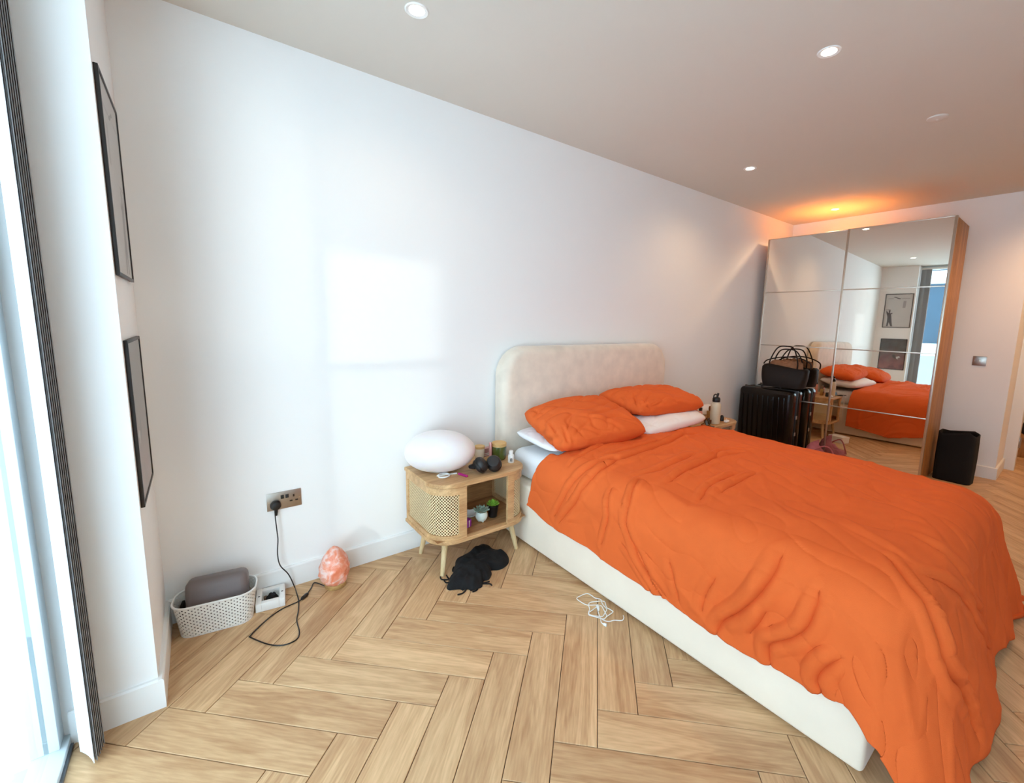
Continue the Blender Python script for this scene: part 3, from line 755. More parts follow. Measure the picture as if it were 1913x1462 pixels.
# headphones
t = thing('headphones', 'black over-ear headphones folded on the nightstand', 'headphones', (1.19, -.335, ZN))
def cup(mx_, at):
    MB().lathe([(.012, .034), (.030, .031), (.039, .019), (.041, .006), (.038, .0)], 24, at, mx_ @ Matrix.Diagonal((1, 1.12, 1))).build('ear_cup', 'soft_black', t)
    MB().lathe([(.016, -.016), (.028, -.024), (.038, -.018), (.041, -.008), (.037, .001)], 24, at, mx_ @ Matrix.Diagonal((1, 1.12, 1))).build('ear_cushion', 'black', t)
cup(Matrix.Rotation(math.radians(28), 3, 'X') @ Matrix.Rotation(math.radians(34), 3, 'Y'), (-.032, -.016, .042))
cup(Matrix.Rotation(math.radians(34), 3, 'X') @ Matrix.Rotation(math.radians(-30), 3, 'Y'), (.045, -.034, .042))
MB().tube(smooth_path([(-.062, -.012, .036), (-.072, .02, .03), (-.045, .06, .02), (.01, .07, .016), (.06, .045, .02), (.076, -.02, .036)], 6), .010, 10).build('headband', 'soft_black', t)
t = tag(MB().box((-.028, -.018, 0), (.028, .018, .004), .0015).build('card', 'white_plastic', loc=(1.292, -.298, ZN), rot=(0, 0, math.radians(-35))), 'flat white card lying beside the black headphones', 'card')
t = thing('lighter', 'slim magenta lighter lying on the nightstand top', 'lighter', tuple((onz((854, 885), ZN)+onz((876, 892), ZN))/2), math.atan2(*(onz((876, 892), ZN)-onz((854, 885), ZN))[[1, 0]]))
MB().box((-.033, -.0065, 0), (.022, .0065, .011), .003).build('body', 'magenta', t)
MB().box((.022, -.006, 0), (.034, .006, .012), .003).build('tip', 'magenta', t)
t = thing('cable_coil', 'coiled white charging cable below the pebble lamp', 'cable', (.972, -.292, ZN))
cc = []
for k in range(60): a = 2*PI*k/24; cc.append((.030*math.cos(a)*(1+.04*math.sin(k)), .026*math.sin(a), .003+.0024*(k/12 % 3)))
cc += [(.045, .004, .004), (.058, -.002, .004)]
MB().tube(smooth_path(cc, 2), .0032, 6).build('cord', 'white_plastic', t)
MB().box((.055, -.006, .001), (.075, .003, .008), .002).build('connector', 'white_plastic', t)
# shelf contents
ZS = .206
def rosette(parent, mt, r, z0, rings, up, wid):
    q = MB()
    for ri, (n, rad, tilt) in enumerate(rings):
        for k in range(n):
            a = 2*PI*k/n+ri*.5; L_ = rad; w = wid*rad; ct, st = math.cos(tilt), math.sin(tilt)
            prof = [(0, .35), (.35, 1), (.7, .8), (1, .05)]
            pv = []
            for s, ww in prof:
                x = s*L_*ct; z = s*L_*st
                for yy, zz in ((-ww*w, 0), (0, w*.35), (ww*w, 0), (0, -w*.3)):
                    pv.append((x*math.cos(a)-yy*math.sin(a), x*math.sin(a)+yy*math.cos(a), z0+z+zz))
            fs = []
            for s in range(3):
                for e in range(4): fs.append((s*4+e, s*4+(e+1) % 4, s*4+4+(e+1) % 4, s*4+4+e))
            q2 = MB().add(pv, fs+[(12, 13, 14, 15)]); q2.build('leaf', mt, parent, angle=70)
t = thing('potted_succulent', 'grey green rosette succulent in a round mint white footed pot', 'plant', (1.186, -.318, ZS), group='potted succulents')
MB().lathe([(.012, .004), (.026, .012), (.034, .03), (.034, .045), (.028, .06), (.025, .06), (.024, .054)], 28).build('pot', 'pot_mint', t)
for k in range(3): a = 2*PI*k/3-1.5; MB().lathe([(.003, 0), (.006, .008), (.006, .012)], 8, (.014*math.cos(a), .014*math.sin(a), 0)).build('pot_foot', 'pot_mint', t)
rosette(t, 'leaf_grey', .03, .058, [(8, .048, .35), (7, .042, .75), (5, .032, 1.15)], 0, .36)
t = thing('potted_succulent', 'bright green succulent in a matt black tapered pot', 'plant', (1.272, -.300, ZS), group='potted succulents')
MB().lathe([(.022, 0), (.0235, .002), (.0315, .062), (.033, .064), (.033, .070), (.029, .070), (.028, .062)], 28).build('pot', 'soft_black', t)
rosette(t, 'leaf_green', .03, .066, [(11, .040, .35), (9, .038, .75), (7, .036, 1.1), (4, .040, 1.4)], 0, .22)
t = thing('small_box', 'small purple and white carton on the nightstand shelf', 'box', (1.092, -.325, ZS), math.radians(18))
MB().box((-.016, -.016, 0), (.016, .016, .042), .0015).build('carton', 'purple', t)
MB().box((-.0045, -.0164, .003), (.0015, -.016, .039)).build('stripe', 'white_plastic', t, smooth=False)
t = thing('shell_dish', 'white ridged shell dish lying behind the round pot', 'dish', (1.165, -.225, ZS))
G = np.zeros((25, 10, 3))
for i in range(25):
    for j in range(10):
        a = 2*PI*i/24; r = j/9; rr = .045*r*(1+.06*math.cos(8*a)); G[i, j] = (rr*math.cos(a), rr*.8*math.sin(a), .004+.018*r*r+.002*math.cos(8*a)*r)
sh = MB().grid(G).build('bowl', 'white_plastic', t, angle=180, rot=(math.radians(12), 0, 0)); sh.modifiers.new('t', 'SOLIDIFY').thickness = .003

# right-hand nightstand contents
t = thing('water_bottle', 'cream metal water bottle with black spout lid', 'bottle', (3.385, -.43, ZN))
MB().lathe([(.036, 0), (.040, .004), (.041, .02), (.041, .15), (.037, .168), (.027, .178), (.025, .186)], 32).build('body', 'bottle_cream', t)
lid = MB().lathe([(.030, .186), (.031, .19), (.031, .212), (.026, .222), (.012, .226)], 24).build('lid', 'black', t)
MB().tube(smooth_path([(-.02, 0, .215), (-.042, 0, .222), (-.040, 0, .244), (-.015, 0, .25), (.008, 0, .24)], 5), .0055, 8).build('carry_loop', 'black', lid)
MB().tube([(.010, 0, .222), (.017, -.004, .258)], .0085, 10).build('spout', 'black', lid)
t = thing('storage_tube', 'white cylinder lying on its side with black open end by the wall', 'cylinder', (3.575, -.185, ZN), math.radians(-6))
MB().lathe([(.045, -.125), (.048, -.12), (.048, .11), (.046, .115)], 32, (0, 0, .05), Matrix.Rotation(PI/2, 3, 'Y')).build('barrel', 'white_plastic', t)
MB().lathe([(.040, .1), (.0455, .117), (.040, .121), (.02, .119)], 32, (0, 0, .05), Matrix.Rotation(PI/2, 3, 'Y')).build('end_cap', 'black', t)
t = thing('perfume_bottle', 'square amber perfume bottle with black label beside the water bottle', 'perfume', (3.462, -.335, ZN))
MB().box((-.024, -.016, 0), (.024, .016, .085), .004).build('flask', 'gold', t)
MB().lathe([(.010, .085), (.010, .092), (.013, .094), (.012, .118), (.005, .126)], 16).build('stopper', 'amber', t)
MB().box((-.012, -.0168, .03), (.010, -.016, .052)).build('label_patch', 'black', t, smooth=False)
t = thing('ashtray', 'squat amber glass dish between perfume and water bottle', 'dish', (3.362, -.388, ZN))
MB().lathe([(.030, 0), (.038, .005), (.041, .03), (.037, .034), (.033, .012), (.001, .009)], 24).build('bowl', 'amber', t)
for i, (x, y, hh, c) in enumerate(((3.352, -.312, .12, 'pink_skin'), (3.385, -.245, .165, 'pink_skin'))):
    t = thing('lotion_bottle', ['short pink bottle with dark cap beside the pillow', 'tall pink bottle with square black cap beside the pillow'][i], 'bottle', (x, y, ZN), group='pink bottles')
    MB().lathe([(.014, 0), (.017, .004), (.016, hh*.7), (.010, hh*.78)], 18).build('body', c, t)
    MB().box((-.011, -.011, hh*.76), (.011, .011, hh), .002).build('cap', 'black', t)
t = thing('sunglasses', 'dark folded sunglasses at the front of the far nightstand', 'sunglasses', (3.27, -.43, ZN), math.radians(14))
for s in (-1, 1):
    MB().lathe([(.002, 0), (.024, .001), (.026, .004), (.024, .007), (.002, .007)], 20, (s*.031, 0, .022), Matrix.Rotation(math.radians(70), 3, 'X')).build('lens', 'gloss_black', t)
    MB().tube([(s*.056, .004, .026), (s*.056, .03, .012), (-s*.02, .036, .006)], .003, 6).build('arm', 'amber', t)
MB().tube(smooth_path([(-.012, 0, .027), (0, -.003, .031), (.012, 0, .027)], 4), .0028, 6).build('bridge', 'amber', t)
t = thing('phone', 'dark phone overhanging the nightstand edge with white charging lead', 'phone', (3.19, -.485, ZN), math.radians(12))
MB().box((-.06, -.034, .0), (.06, .034, .008), .003).build('body', 'gloss_black', t)
MB().tube(smooth_path([(.02, -.034, .004), (.02, -.052, .0), (.022, -.058, -.03), (.022, -.05, -.14), (.02, -.05, -.24)], 5), .0028, 6).build('charging_lead', 'white_plastic', t)
t = thing('earbud_case', 'white earbud case beside the water bottle', 'earbud case', (3.508, -.468, ZN))
MB().box((-.023, -.016, 0), (.023, .016, .022), .009, 3).build('case', 'white_plastic', t)
MB().lathe([(.005, .021), (.006, .028), (.003, .034)], 10, (-.002, 0, 0)).build('earbud', 'white_plastic', t)
t = tag(MB().lathe([(.012, 0), (.018, .003), (.017, .03), (.010, .048), (.002, .052)], 16).build('hair_claw', 'black', loc=(3.53, -.412, ZN)), 'small black domed object behind the earbud case', 'trinket')

# ------------------------------------------------------------------ wall fittings
t = thing('wall_socket', 'brushed steel double wall socket with black plug in one side', 'socket', (.2745, 0, .4495))
MB().box((-.073, -.005, -.043), (.073, 0, .043), .0015).build('plate', 'steel', t)
for x in (-.008, .012): MB().box((x-.007, -.0075, .008), (x+.007, -.004, .026), .001).build('rocker_switch', 'black', t)
for x, z in ((.040, .014), (.028, -.010), (.052, -.010)):
    w, hh = (.0035, .006) if z > 0 else (.006, .0035); MB().box((x-w, -.0056, z-hh), (x+w, -.004, z+hh)).build('pin_slot', 'black', t, smooth=False)
for x in (-.064, .064): MB().lathe([(.001, .0012), (.003, .001), (.0035, 0)], 12, (x, -.005, 0), Matrix.Rotation(PI/2, 3, 'X')).build('screw', 'alu', t)
sw = thing('light_switch', 'brushed steel light switch on the far wall beside the wardrobe', 'switch', (XR, -1.705, 1.055))
MB().box((-.005, -.045, -.043), (0, .045, .043), .0015).build('plate', 'steel', sw)
MB().box((-.009, -.009, -.013), (-.004, .009, .013), .0015).build('rocker', 'alu', sw)
for y in (-.03, .03): MB().lathe([(.001, .0012), (.003, .001), (.0035, 0)], 12, (-.005, y, 0), Matrix.Rotation(-PI/2, 3, 'Y')).build('screw', 'alu', sw)

# pictures on the pillar wall
def picture(y0, y1, z0, z1, mt, label):
    cy, cz = (y0+y1)/2, (z0+z1)/2; hy, hz = (y1-y0)/2, (z1-z0)/2
    t = thing('picture_frame', label, 'picture', (XP, cy, cz), group='pictures on the pillar wall')
    f = MB(); w = .011
    f.box((0, -hy, -hz), (.011, -hy+w, hz), .0015).box((0, hy-w, -hz), (.011, hy, hz), .0015).box((0, -hy+w, hz-w), (.011, hy-w, hz), .0015).box((0, -hy+w, -hz), (.011, hy-w, -hz+w), .0015)
    f.build('frame', 'frame_black', t)
    p = MB().box((.001, -hy+w, -hz+w), (.006, hy-w, hz-w)).build('print', mt, t, smooth=False)
    MB().box((.0078, -hy+w, -hz+w), (.0092, hy-w, hz-w)).build('glazing', 'frame_glass', t, smooth=False)
    return t, p
# seen in the wardrobe mirror, +y (towards the corner) is on the left of the picture
t, p = picture(-.485, -.095, 1.44, 2.03, 'paper_grey', 'pale grey poster with a small standing figure in thin black frame')
def flat(poly, nm, mt, par, d=.0064):
    b = MB(); b.add([(d, y, z) for y, z in poly], [tuple(range(len(poly)))]); return b.build(nm, mt, par, smooth=False)
fig = [(.138, -.272), (.115, -.272), (.105, -.20), (.092, -.235), (.075, -.272), (.050, -.272), (.068, -.18), (.080, -.09), (.088, -.06), (.068, -.055), (.072, -.035), (.095, -.045), (.105, -.02), (.12, -.02), (.125, -.04), (.145, -.012), (.155, .0), (.16, -.012), (.148, -.06), (.135, -.10), (.132, -.18)]
flat(fig, 'printed_figure', 'poster_ink', p)
flat([(.112+.014*math.cos(a), -.004+.017*math.sin(a)) for a in np.linspace(0, 2*PI, 14, endpoint=False)], 'printed_head', 'poster_ink', p)
flat([(.17, .012), (.17, .018), (.10, .024), (.10, .017)], 'printed_bar', 'poster_ink', p)
for a, b_, z in ((.15, .075, .205), (-.03, -.15, .205)):
    flat([(a, z), (b_, z), (b_, z+.012), (a, z+.012)], 'printed_line', 'poster_soft', p)
flat([(.085, .236), (.06, .245), (.02, .225), (-.02, .212), (-.025, .2), (.01, .205), (.05, .228)], 'printed_swash', 'poster_ink', p)
flat([(-.06, .05), (-.10, .05), (-.105, .17), (-.065, .17)], 'printed_block', 'poster_soft', p, .0062)
t, p = picture(-.48, -.105, .70, 1.243, 'poster_dark', 'dark grey and dusky pink abstract poster in thin black frame')
flat([(-.03, .0), (-.07, -.055), (-.05, -.075), (-.015, -.06), (.0, -.02)], 'printed_wing', 'poster_ink', p)
flat([(-.055, -.045), (-.10, -.03), (-.12, -.05), (-.085, -.065), (-.09, -.085), (-.07, -.08), (-.062, -.06)], 'printed_bird', 'paper_grey', p, .0066)

# ------------------------------------------------------------------ floor things by the window wall
# salt lamp with flex, inline switch and plug
sx, sy = .458, -.128
t = thing('salt_lamp', 'pink salt crystal lamp on a wooden base with black flex', 'lamp', (sx, sy, 0))
MB().lathe([(.048, 0), (.050, .003), (.050, .022), (.047, .025)], 32).build('base', 'saltbase', t)
G = np.zeros((41, 34, 3))
for i in range(41):
    for j in range(34):
        a = 2*PI*(i % 40)/40; s = j/33
        r = .072*(math.sin(PI*min(1, (s*.80+.22)))**.8)*(1-.25*s) if s < .999 else 0
        r = np.interp(s, [0, .08, .25, .45, .65, .82, .94, 1], [.050, .060, .070, .069, .057, .038, .017, .0])
        v = Vector((math.cos(a)*1.7, math.sin(a)*1.7, s*3))
        k = 1+.10*noise.noise(v)+.07*noise.noise(v*2.5)+.03*noise.noise(v*6)
        G[i, j] = (r*k*math.cos(a), r*k*math.sin(a), .025+s*.185)
MB().grid(G).build('crystal', 'salt', t, angle=28)
z3 = lambda u, v: (290+u/4.178, 900+v/4.178)
air = [ony(z3(u, v), y) for u, v, y in ((933, 225, -.03), (940, 300, -.032), (950, 380, -.034), (958, 450, -.036), (955, 560, -.038), (975, 650, -.04), (1040, 720, -.05))]
gnd = [onz(z3(u, v), .004) for u, v in ((1085, 812), (1105, 870), (1120, 930), (1118, 1000), (1105, 1080), (1125, 1170), (1100, 1230), (1000, 1272), (880, 1265), (745, 1212), (742, 1200), (800, 1140), (900, 1050), (1000, 985), (1120, 930), (1170, 890), (1215, 830), (1245, 785))]
gnd.append(np.array([sx-.045, sy-.005, .012]))
path = [Vector(p)-Vector((sx, sy, 0)) for p in smooth_path(air+gnd, 5)]
MB().tube(path, .0026, 7).build('flex', 'black', t)
a, b_ = onz(z3(1140, 915), .008), onz(z3(1192, 868), .008)
a, b_ = Vector(a)-Vector((sx, sy, 0)), Vector(b_)-Vector((sx, sy, 0))
MB().tube([a, a.lerp(b_, .15), a.lerp(b_, .85), b_], [.004, .0085, .0085, .004], 10).build('inline_switch', 'black', t)
pg = MB().lathe([(.022, 0), (.0235, .004), (.0235, .012), (.019, .024), (.008, .027)], 24, (0, 0, 0), Matrix.Rotation(PI/2, 3, 'X'))
pg.tube([(0, -.012, -.018), (0, -.014, -.034), (0, -.016, -.048)], [.009, .007, .004], 10)
pg.build('plug', 'black', t, loc=(.236-sx, -.0055-sy, .434))

def stadium(hx, hy, r, n=8):
    p = []
    for cx, cy, a0 in ((hx-r, hy-r, 0), (-hx+r, hy-r, PI/2), (-hx+r, -hy+r, PI), (hx-r, -hy+r, 1.5*PI)):
        for k in range(n+1): a = a0+PI/2*k/n; p.append((cx+r*math.cos(a), cy+r*math.sin(a)))
    return p
bk = thing('storage_basket', 'white perforated plastic basket on the floor in the corner', 'basket', (-.013, -.112, 0), math.radians(-9))
q = MB(); lv = np.linspace(0, 1, 9); rings = []
for s in lv:
    rings.append([(x, y, .004+.138*s) for x, y in stadium(.128+.017*s, .066+.016*s, .05+.012*s, 8)])
n = len(rings[0]); uv = []
vs = [p for r in rings for p in r]
for ri, r in enumerate(rings):
    L_ = 0
    for i in range(n):
        if i: L_ += math.dist(rings[4][i][:2], rings[4][i-1][:2])
        uv.append((L_, .138*lv[ri]))
fs = [(k*n+i, k*n+i+1, (k+1)*n+i+1, (k+1)*n+i) for k in range(8) for i in range(n-1)]+[(k*n+n-1, k*n, (k+1)*n, (k+1)*n+n-1) for k in range(8)]
q.add(vs, fs); q.uv = uv
q.build('body', 'basketm', bk, angle=60)
MB().prism(stadium(.128, .066, .05, 8), 0, .004).build('bottom', 'white_plastic', bk)
MB().tube([(x, y, .142) for x, y in stadium(.146, .083, .063, 8)], .0042, 6, True).build('rim', 'white_plastic', bk)
pc = thing('toiletry_bag', 'soft grey leatherette case standing in the white basket', 'bag', (-.006, -.105, .02), math.radians(-9))
MB().box((-.110, -.048, 0), (.110, .048, .190), .028, 4, Matrix.Rotation(math.radians(-12), 3, 'X')).build('body', 'lead', pc)
for s in (-1, 1): MB().tube([(s*.094, -.052, .03), (s*.094, -.030, .145), (s*.094, -.020, .168)], .0018, 6).build('seam', 'lead', pc)
tag(MB().box((-.0055, -.035, 0), (.0055, .035, .09), .003).build('pouch', 'black_cloth', loc=(-.125, -.088, .025), rot=(0, math.radians(-4), math.radians(-9))), 'black pouch wedged beside the grey case in the basket', 'pouch')
tr = thing('tray_box', 'small white tray box with dark oddments beside the basket', 'box', (.186, -.087, 0), math.radians(-8))
q = MB().box((-.058, -.066, 0), (.058, .066, .006), .002)
q.box((-.058, -.066, .0), (-.034, .066, .040), .004).box((.034, -.066, .0), (.058, .066, .040), .004).box((-.036, -.066, 0), (.036, -.042, .040), .004).box((-.036, .040, 0), (.036, .066, .040), .004)
q.build('body', 'white_plastic', tr)
for s in (-1, 1): MB().box((s*.046-.004, -.006, .040), (s*.046+.004, .0, .0408)).build('printed_mark', 'black', tr, smooth=False)
it = thing('oddments', 'black and brown oddments heaped in the white tray box', 'oddments', (.186, -.087, .007), math.radians(-8))
b_ = bmesh.new(); bmesh.ops.create_icosphere(b_, subdivisions=3, radius=1)
for v in b_.verts: v.co = Vector((v.co.x*.024, v.co.y*.026, max(0, v.co.z)*.040))*(1+.25*noise.noise(v.co*2.2))
MB().bm(b_).build('clump', 'black_cloth', it, loc=(.004, -.006, .0))
for k in range(7):
    b_ = bmesh.new(); bmesh.ops.create_icosphere(b_, subdivisions=2, radius=.009)
    for v in b_.verts: v.co *= 1+.35*noise.noise(v.co*90+Vector((k, 0, 0)))
    MB().bm(b_).build('pebble', 'brown_thing', it, loc=(random.uniform(-.024, .024), random.uniform(.008, .03) if k % 2 else random.uniform(-.03, .0), .008))

# scarf under the nightstand
zs = lambda u, v: (810+u/11.956, 1000+v/11.956)
out = [onz(zs(u, v), .012)[:2] for u, v in ((1120,185),(1240,210),(1330,280),(1500,325),(1600,340),(1680,460),(1670,590),(1560,690),(1430,735),(1290,745),(1300,830),(1230,950),(1120,980),(1080,1110),(980,1150),(860,1190),(760,1160),(650,1180),(580,1160),(450,1170),(340,1180),(290,1110),(350,1000),(350,930),(430,860),(440,720),(480,620),(500,540),(650,470),(800,390),(930,260))]
out = np.array([tuple(p)[:2] for p in smooth_path([(p[0], p[1], 0) for p in out], 4, True)])
c = out.mean(0)
sf = thing('scarf', 'crumpled black fringed scarf on the floor under the nightstand', 'scarf', (c[0], c[1], 0))
n = len(out); K = 26; G = np.zeros((n+1, K, 3))
for i in range(n+1):
    for k in range(K):
        s = k/(K-1); p = c+(out[i % n]-c)*(1-s)
        h_ = .055*(1-(1-s)**3.2)**.7 if s > 0 else 0
        h_ *= 1+.45*noise.noise(Vector((p[0]*13, p[1]*13, 2.)))+.25*noise.noise(Vector((p[0]*30, p[1]*22, 5.)))
        G[i, k] = (p[0]-c[0], p[1]-c[1], .002+max(0, h_))
MB().grid(G).build('cloth', 'black_cloth', sf, angle=180)
fr = [((340,980),(220,985),(165,965),(150,920)), ((340,960),(310,930),(290,885)), ((730,1190),(700,1240),(640,1290),(535,1318)), ((985,1150),(985,1190),(950,1225),(870,1255)), ((1060,1070),(1150,1050),(1250,1025)), ((1060,1075),(1190,1075),(1270,1080),(1300,1112)), ((340,1050),(280,1050),(240,1010)), ((430,800),(425,760),(450,700)), ((840,1190),(850,1215),(820,1225)), ((460,1170),(455,1190),(440,1200)), ((640,1180),(650,1215),(660,1200)), ((340,1180),(320,1190),(310,1160))]
for f in fr: MB().tube(smooth_path([tuple(onz(zs(*p), .004)-np.array([c[0], c[1], 0])) for p in f], 4), .0036, 6).build('tassel', 'black_cloth', sf)

# white charging cable by the bed
zc = lambda u, v: (1060+u/13.664, 1090+v/13.66)
main = [(900,1020),(860,970),(850,900),(830,830),(800,760),(770,650),(790,585),(760,545),(600,545),(480,535),(340,460),(240,375),(330,310),(500,250),(620,300),(700,360),(850,400),(880,480),(920,550),(1000,650),(960,740),(900,830),(800,830),(600,800),(540,730),(570,650),(540,530),(600,470),(740,455),(870,440),(960,470),(1000,600),(1100,660),(1165,715),(1100,770),(1010,830),(940,900),(850,880),(700,840),(560,800),(540,740),(640,670),(740,600),(860,560),(920,650),(980,760),(1000,830),(950,890),(880,900),(980,950),(1080,960),(1200,930),(1390,935),(1440,870),(1425,810)]
pts = [onz(zc(*p), .003+.0012*(i % 3)) for i, p in enumerate(main)]
c0 = np.array([1.36, -1.03, 0])
wc = thing('charging_cable', 'tangled white charging cable on the floor against the bed base', 'cable', tuple(c0))
MB().tube(smooth_path([tuple(p-c0) for p in pts], 5), .0021, 6).build('cord', 'white_plastic', wc)
a = Vector(onz(zc(900, 1015), .006)-c0); b_ = Vector(onz(zc(1000, 1060), .006)-c0)
MB().tube([a, a.lerp(b_, .3), a.lerp(b_, .35), b_], [.003, .004, .0065, .0065], 10).build('connector', 'white_plastic', wc)
a = Vector(onz(zc(770, 560), .007)-c0); b_ = Vector(onz(zc(800, 680), .007)-c0)
MB().tube([a, a.lerp(b_, .55), b_], [.0075, .0065, .003], 10).build('plug', 'white_plastic', wc)

# ------------------------------------------------------------------ wardrobe
WX, WY = 5.102, -.808
wd = thing('wardrobe', 'tall oak wardrobe with two mirrored sliding doors', 'wardrobe', (WX, WY, 0), math.radians(.5))
y0, y1, zt = -.722, .722, 2.235
for s in (y0, y1-.019): MB().box((-.27, s, 0), (.303, s+.019, zt), .001).build('side_panel', 'ward_oak', wd)
MB().box((-.27, y0+.019, zt-.019), (.303, y1-.019, zt), .001).build('top_panel', 'ward_oak', wd)
MB().box((-.25, y0+.019, .06), (.303, y1-.019, .079), .001).build('bottom_panel', 'ward_oak', wd)
MB().box((-.24, y0+.019, 0), (-.22, y1-.019, .06), .001).build('plinth', 'ward_oak', wd)
MB().box((.29, y0+.019, .06), (.303, y1-.019, zt), .001).build('back_panel', 'ward_oak', wd)
for nm, yy0, yy1, xf in (('near', y0-.002, .002, -.308), ('far', -.022, y1, -.288)):
    cy = (yy0+yy1)/2; hw = (yy1-yy0)/2
    dz = (zt-.03)/4
    fr = MB()
    for s in (-1, 1): fr.box((-.013, s*hw-.009, -2*dz), (.013, s*hw+.009, 2*dz), .002)
    fr.box((-.013, -hw, -2*dz-.006), (.013, hw, -2*dz+.008), .002).box((-.013, -hw, 2*dz-.008), (.013, hw, 2*dz), .002)
    d = fr.build('sliding_door', 'alu', wd, loc=(xf, cy, .026+2*dz), rot=(0, math.radians(.53), math.radians(.46)))
    MB().box((-.004, -hw+.008, -2*dz+.006), (.010, hw-.008, 2*dz-.006)).build('door_backing', 'ward_oak', d, smooth=False)
    for k in range(4): MB().box((-.010, -hw+.009, -2*dz+k*dz+.004), (-.005, hw-.009, -2*dz+(k+1)*dz-.004)).build('mirror_panel', 'mirror', d, smooth=False)
    for k in range(1, 4): MB().box((-.0125, -hw+.009, -2*dz+k*dz-.005), (-.004, hw-.009, -2*dz+k*dz+.005), .001).build('divider_bar', 'alu', d)

# suitcases beside the wardrobe
def suitcase(name, label, loc, size, rz=0, ribs=9):
    t = thing(name, label, 'suitcase', loc, rz)
    sx_, sy_, sz_ = size; zb = .045
    for s in (-1, 1):
        sh_ = MB().box((min(0, s*sx_/2)+(.004 if s > 0 else 0), -sy_/2, zb), (max(0, s*sx_/2)-(.004 if s < 0 else 0), sy_/2, sz_), .045, 5).build('shell', 'gloss_black', t)
        for k in range(ribs):
            yy = -sy_/2+.06+k*(sy_-.12)/(ribs-1)
            MB().tube([(s*(sx_/2-.001), yy-.012, zb+.07), (s*(sx_/2+.002), yy-.010, zb+.1), (s*(sx_/2+.002), yy+.01, sz_-.1), (s*(sx_/2-.001), yy+.012, sz_-.07)], .007, 6).build('rib', 'gloss_black', sh_)
    MB().box((-.006, -sy_/2-.001, zb+.02), (.006, sy_/2+.001, sz_+.001), .003).build('zip', 'soft_black', t)
    for s in (-1, 1):
        MB().tube(smooth_path([(0, s*0-.09, sz_), (0, -.08, sz_+.02), (0, .08, sz_+.02), (0, .09, sz_)], 4), .009, 8).build('top_handle', 'soft_black', t) if s > 0 else None
    for a in (-1, 1):
        for b in (-1, 1):
            w = MB().box((a*(sx_/2-.05)-.02, b*(sy_/2-.05)-.02, .03), (a*(sx_/2-.05)+.02, b*(sy_/2-.05)+.02, .06), .006).build('wheel_housing', 'soft_black', t)
            MB().lathe([(.008, -.013), (.024, -.012), (.024, .012), (.008, .013)], 18, (a*(sx_/2-.05), b*(sy_/2-.05), .024), Matrix.Rotation(PI/2, 3, 'Y')).build('wheel', 'gloss_black', w)
    for zz in (sz_*.38, sz_*.62): MB().box((-.014, -sy_/2-.006, zz-.018), (.014, -sy_/2, zz+.018), .003).build('catch', 'steel', t)
    return t
suitcase('suitcase', 'large black ribbed suitcase with a handbag on top', (4.615, -.325, 0), (.27, .53, .70))
# handbag
hbg = thing('handbag', 'dark brown leather tote with arched handles standing on the suitcase', 'handbag', (4.665, -.425, .722), math.radians(4))
q = MB(); rings = []
for s in np.linspace(0, 1, 10):
    hx = .085-.012*s+.006*math.sin(s*6); hy = .19+.022*s**.7-.02*(s > .95)
    rings.append([(x+.010*math.sin(13*y+s*4)*(1-.3*s), y*(1+.03*math.sin(3*s)), (.235+.018*math.sin(17*y+1)-.025*(y < -.1))*s) for x, y in stadium(hx, hy, hx*.75, 6)])
n = len(rings[0]); vs = [p for r in rings for p in r]; fs = [(k*n+i, k*n+(i+1) % n, (k+1)*n+(i+1) % n, (k+1)*n+i) for k in range(9) for i in range(n)]
fs.append(tuple(range(n))[::-1]); q.add(vs, fs); bo = q.build('body', 'bag_brown', hbg, angle=70); bo.modifiers.new('t', 'SOLIDIFY').thickness = .005
for x, sc in ((-.07, 1.0), (.07, .92)):
    MB().tube(smooth_path([(x, -.13, .19), (x*.9, -.125, .27), (x*.6, -.075, .37*sc+.02), (x*.5, .0, .40*sc+.01), (x*.6, .075, .37*sc+.02), (x*.9, .125, .27), (x, .13, .19)], 5), .0065, 8).build('handle', 'bag_brown', hbg)
MB().tube(smooth_path([(0, .21, .22), (-.02, .16, .265), (.0, .02, .30), (.02, -.12, .295), (0, -.22, .25), (0, -.228, .19)], 6), .006, 8).build('shoulder_strap', 'bag_brown', hbg)
cl = thing('folded_clothing', 'tan and brown clothing stuffed in the top of the handbag', 'clothing', (4.665, -.425, .722+.13), math.radians(4))
G = np.zeros((41, 14, 3))
for i in range(41):
    for k in range(14):
        a = 2*PI*i/40; s = k/13; r = 1-s
        v = Vector((math.cos(a)*r*2, math.sin(a)*r*2, 1.)); G[i, k] = (.060*r*math.cos(a), .17*r*math.sin(a), .085+.05*math.sqrt(max(0, 1-r*r))+.03*noise.noise(v*1.7)+.012*noise.noise(v*5))
    G[i, 0, 2] = .0
MB().grid(G).build('cloth', 'bag_cloth', cl, angle=180)

# pink bag on the floor before the wardrobe
t = thing('drawstring_bag', 'crumpled dusky pink bag on the floor before the mirror', 'bag', (4.60, -.82, 0))
G = np.zeros((41, 20, 3))
for i in range(41):
    for k in range(20):
        a = 2*PI*(i % 40)/40; s = k/19
        r = np.interp(s, [0, .05, .35, .7, .9, 1], [.0, .95, 1.0, .75, .45, .0])
        v = Vector((math.cos(a)*1.5, math.sin(a)*1.5, s*2.5)); kk = 1+.28*noise.noise(v*1.3)+.14*noise.noise(v*3.2)
        G[i, k] = (.12*r*kk*math.cos(a), .15*r*kk*math.sin(a), max(0, .19*s*(1+.35*math.sin(a)*s)+.02*noise.noise(v*2)))
MB().grid(G).build('body', 'pink', t, angle=180)
MB().tube(smooth_path([(-.05, .09, .09), (-.08, .03, .16), (-.05, -.05, .22), (.0, -.1, .2), (.02, -.14, .1)], 5), .006, 6).build('cord', 'pink', t)
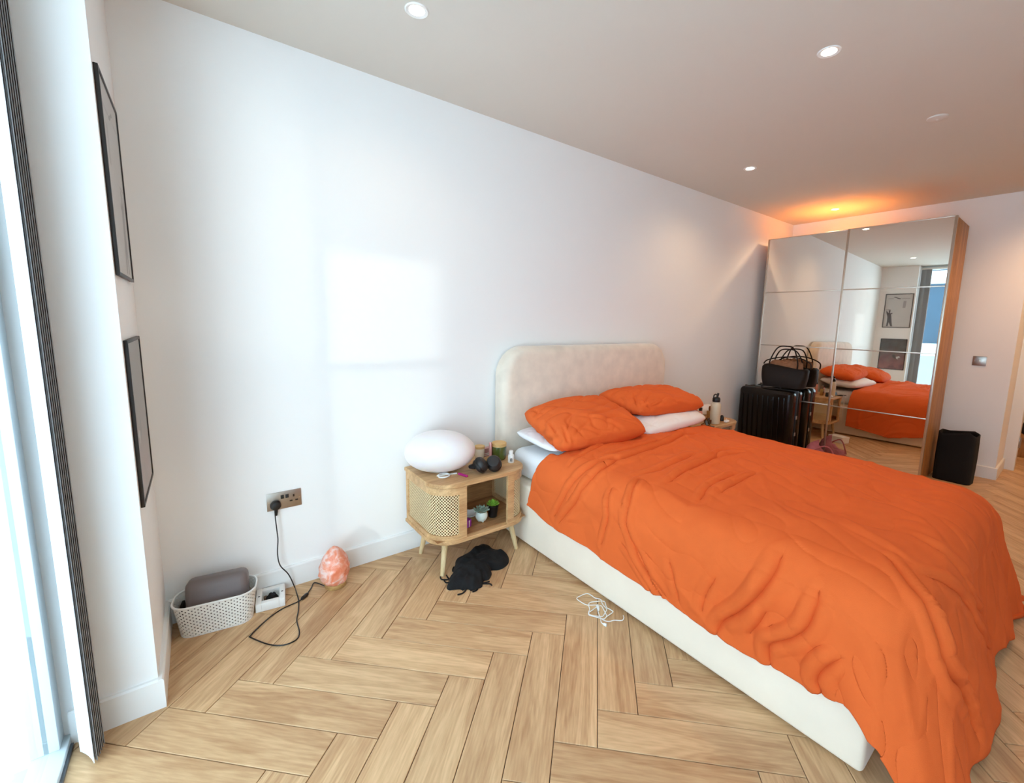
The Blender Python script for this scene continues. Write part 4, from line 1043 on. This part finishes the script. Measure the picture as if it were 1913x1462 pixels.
# white box on the floor by the far nightstand, seen in the mirror
t = thing('shoe_box', 'small white lidded box on the floor in front of the far nightstand', 'box', (3.60, -.62, 0), math.radians(20))
MB().box((-.06, -.085, 0), (.06, .085, .062), .003).build('tray', 'white_plastic', t)
MB().box((-.062, -.087, .05), (.062, .087, .075), .003).build('lid', 'white_plastic', t)

# black bag standing beside the wardrobe
t = thing('tote_bag', 'black fabric bag standing on the floor beside the wardrobe', 'bag', (5.225, -1.688, 0), math.radians(-5))
G = np.zeros((57, 22, 3)); st = stadium(.09, .125, .045, 13)
for i in range(57):
    p = st[i % 56]
    for k in range(22):
        s = k/21; tz = .445+.030*math.cos(p[1]*26+1.0)*(1 if p[0] < 0 else .6)
        w = 1+.05*math.sin(s*5+p[1]*12)-.10*s*(abs(p[0])/.1)+.02*noise.noise(Vector((p[0]*9, p[1]*9, s*3)))
        G[i, k] = (p[0]*w, p[1]*(1+.03*math.sin(3*s)), s*tz)
q = MB().grid(G); q.add([(x, y, .002) for x, y in st], [tuple(range(len(st)))[::-1]])
o = q.build('body', 'black_cloth', t, angle=70); o.modifiers.new('t', 'SOLIDIFY').thickness = .004
MB().prism([(x*.8, y*.9) for x, y in st], .30, .385).build('contents', 'black_cloth', t)

# corridor bench glimpsed past the far wall
t = thing('shoe_bench', 'low dark brown bench in the corridor beyond the room', 'bench', (7.25, -2.06, 0))
MB().box((-.45, -.16, .18), (.45, .16, .22), .005).build('seat_board', 'ward_oak', t)
for s in (-1, 1): MB().box((s*.42-.015, -.15, 0), (s*.42+.015, .15, .18), .003).build('leg_panel', 'ward_oak', t)
t = thing('coat', 'dark navy coat dropped in a heap on the corridor bench', 'coat', (7.25, -2.06, .222))
G = np.zeros((33, 14, 3))
for i in range(33):
    for k in range(14):
        a = 2*PI*(i % 32)/32; s = k/13; r = 1-s; v = Vector((math.cos(a)*r*2, math.sin(a)*r*2, 3.))
        G[i, k] = (.36*r*math.cos(a), .13*r*math.sin(a), max(0, .2*math.sqrt(max(0, 1-r*r))*(1+.4*noise.noise(v))))
MB().grid(G).build('cloth', mat('navy_cloth', (34, 32, 42), .9), t, angle=180)
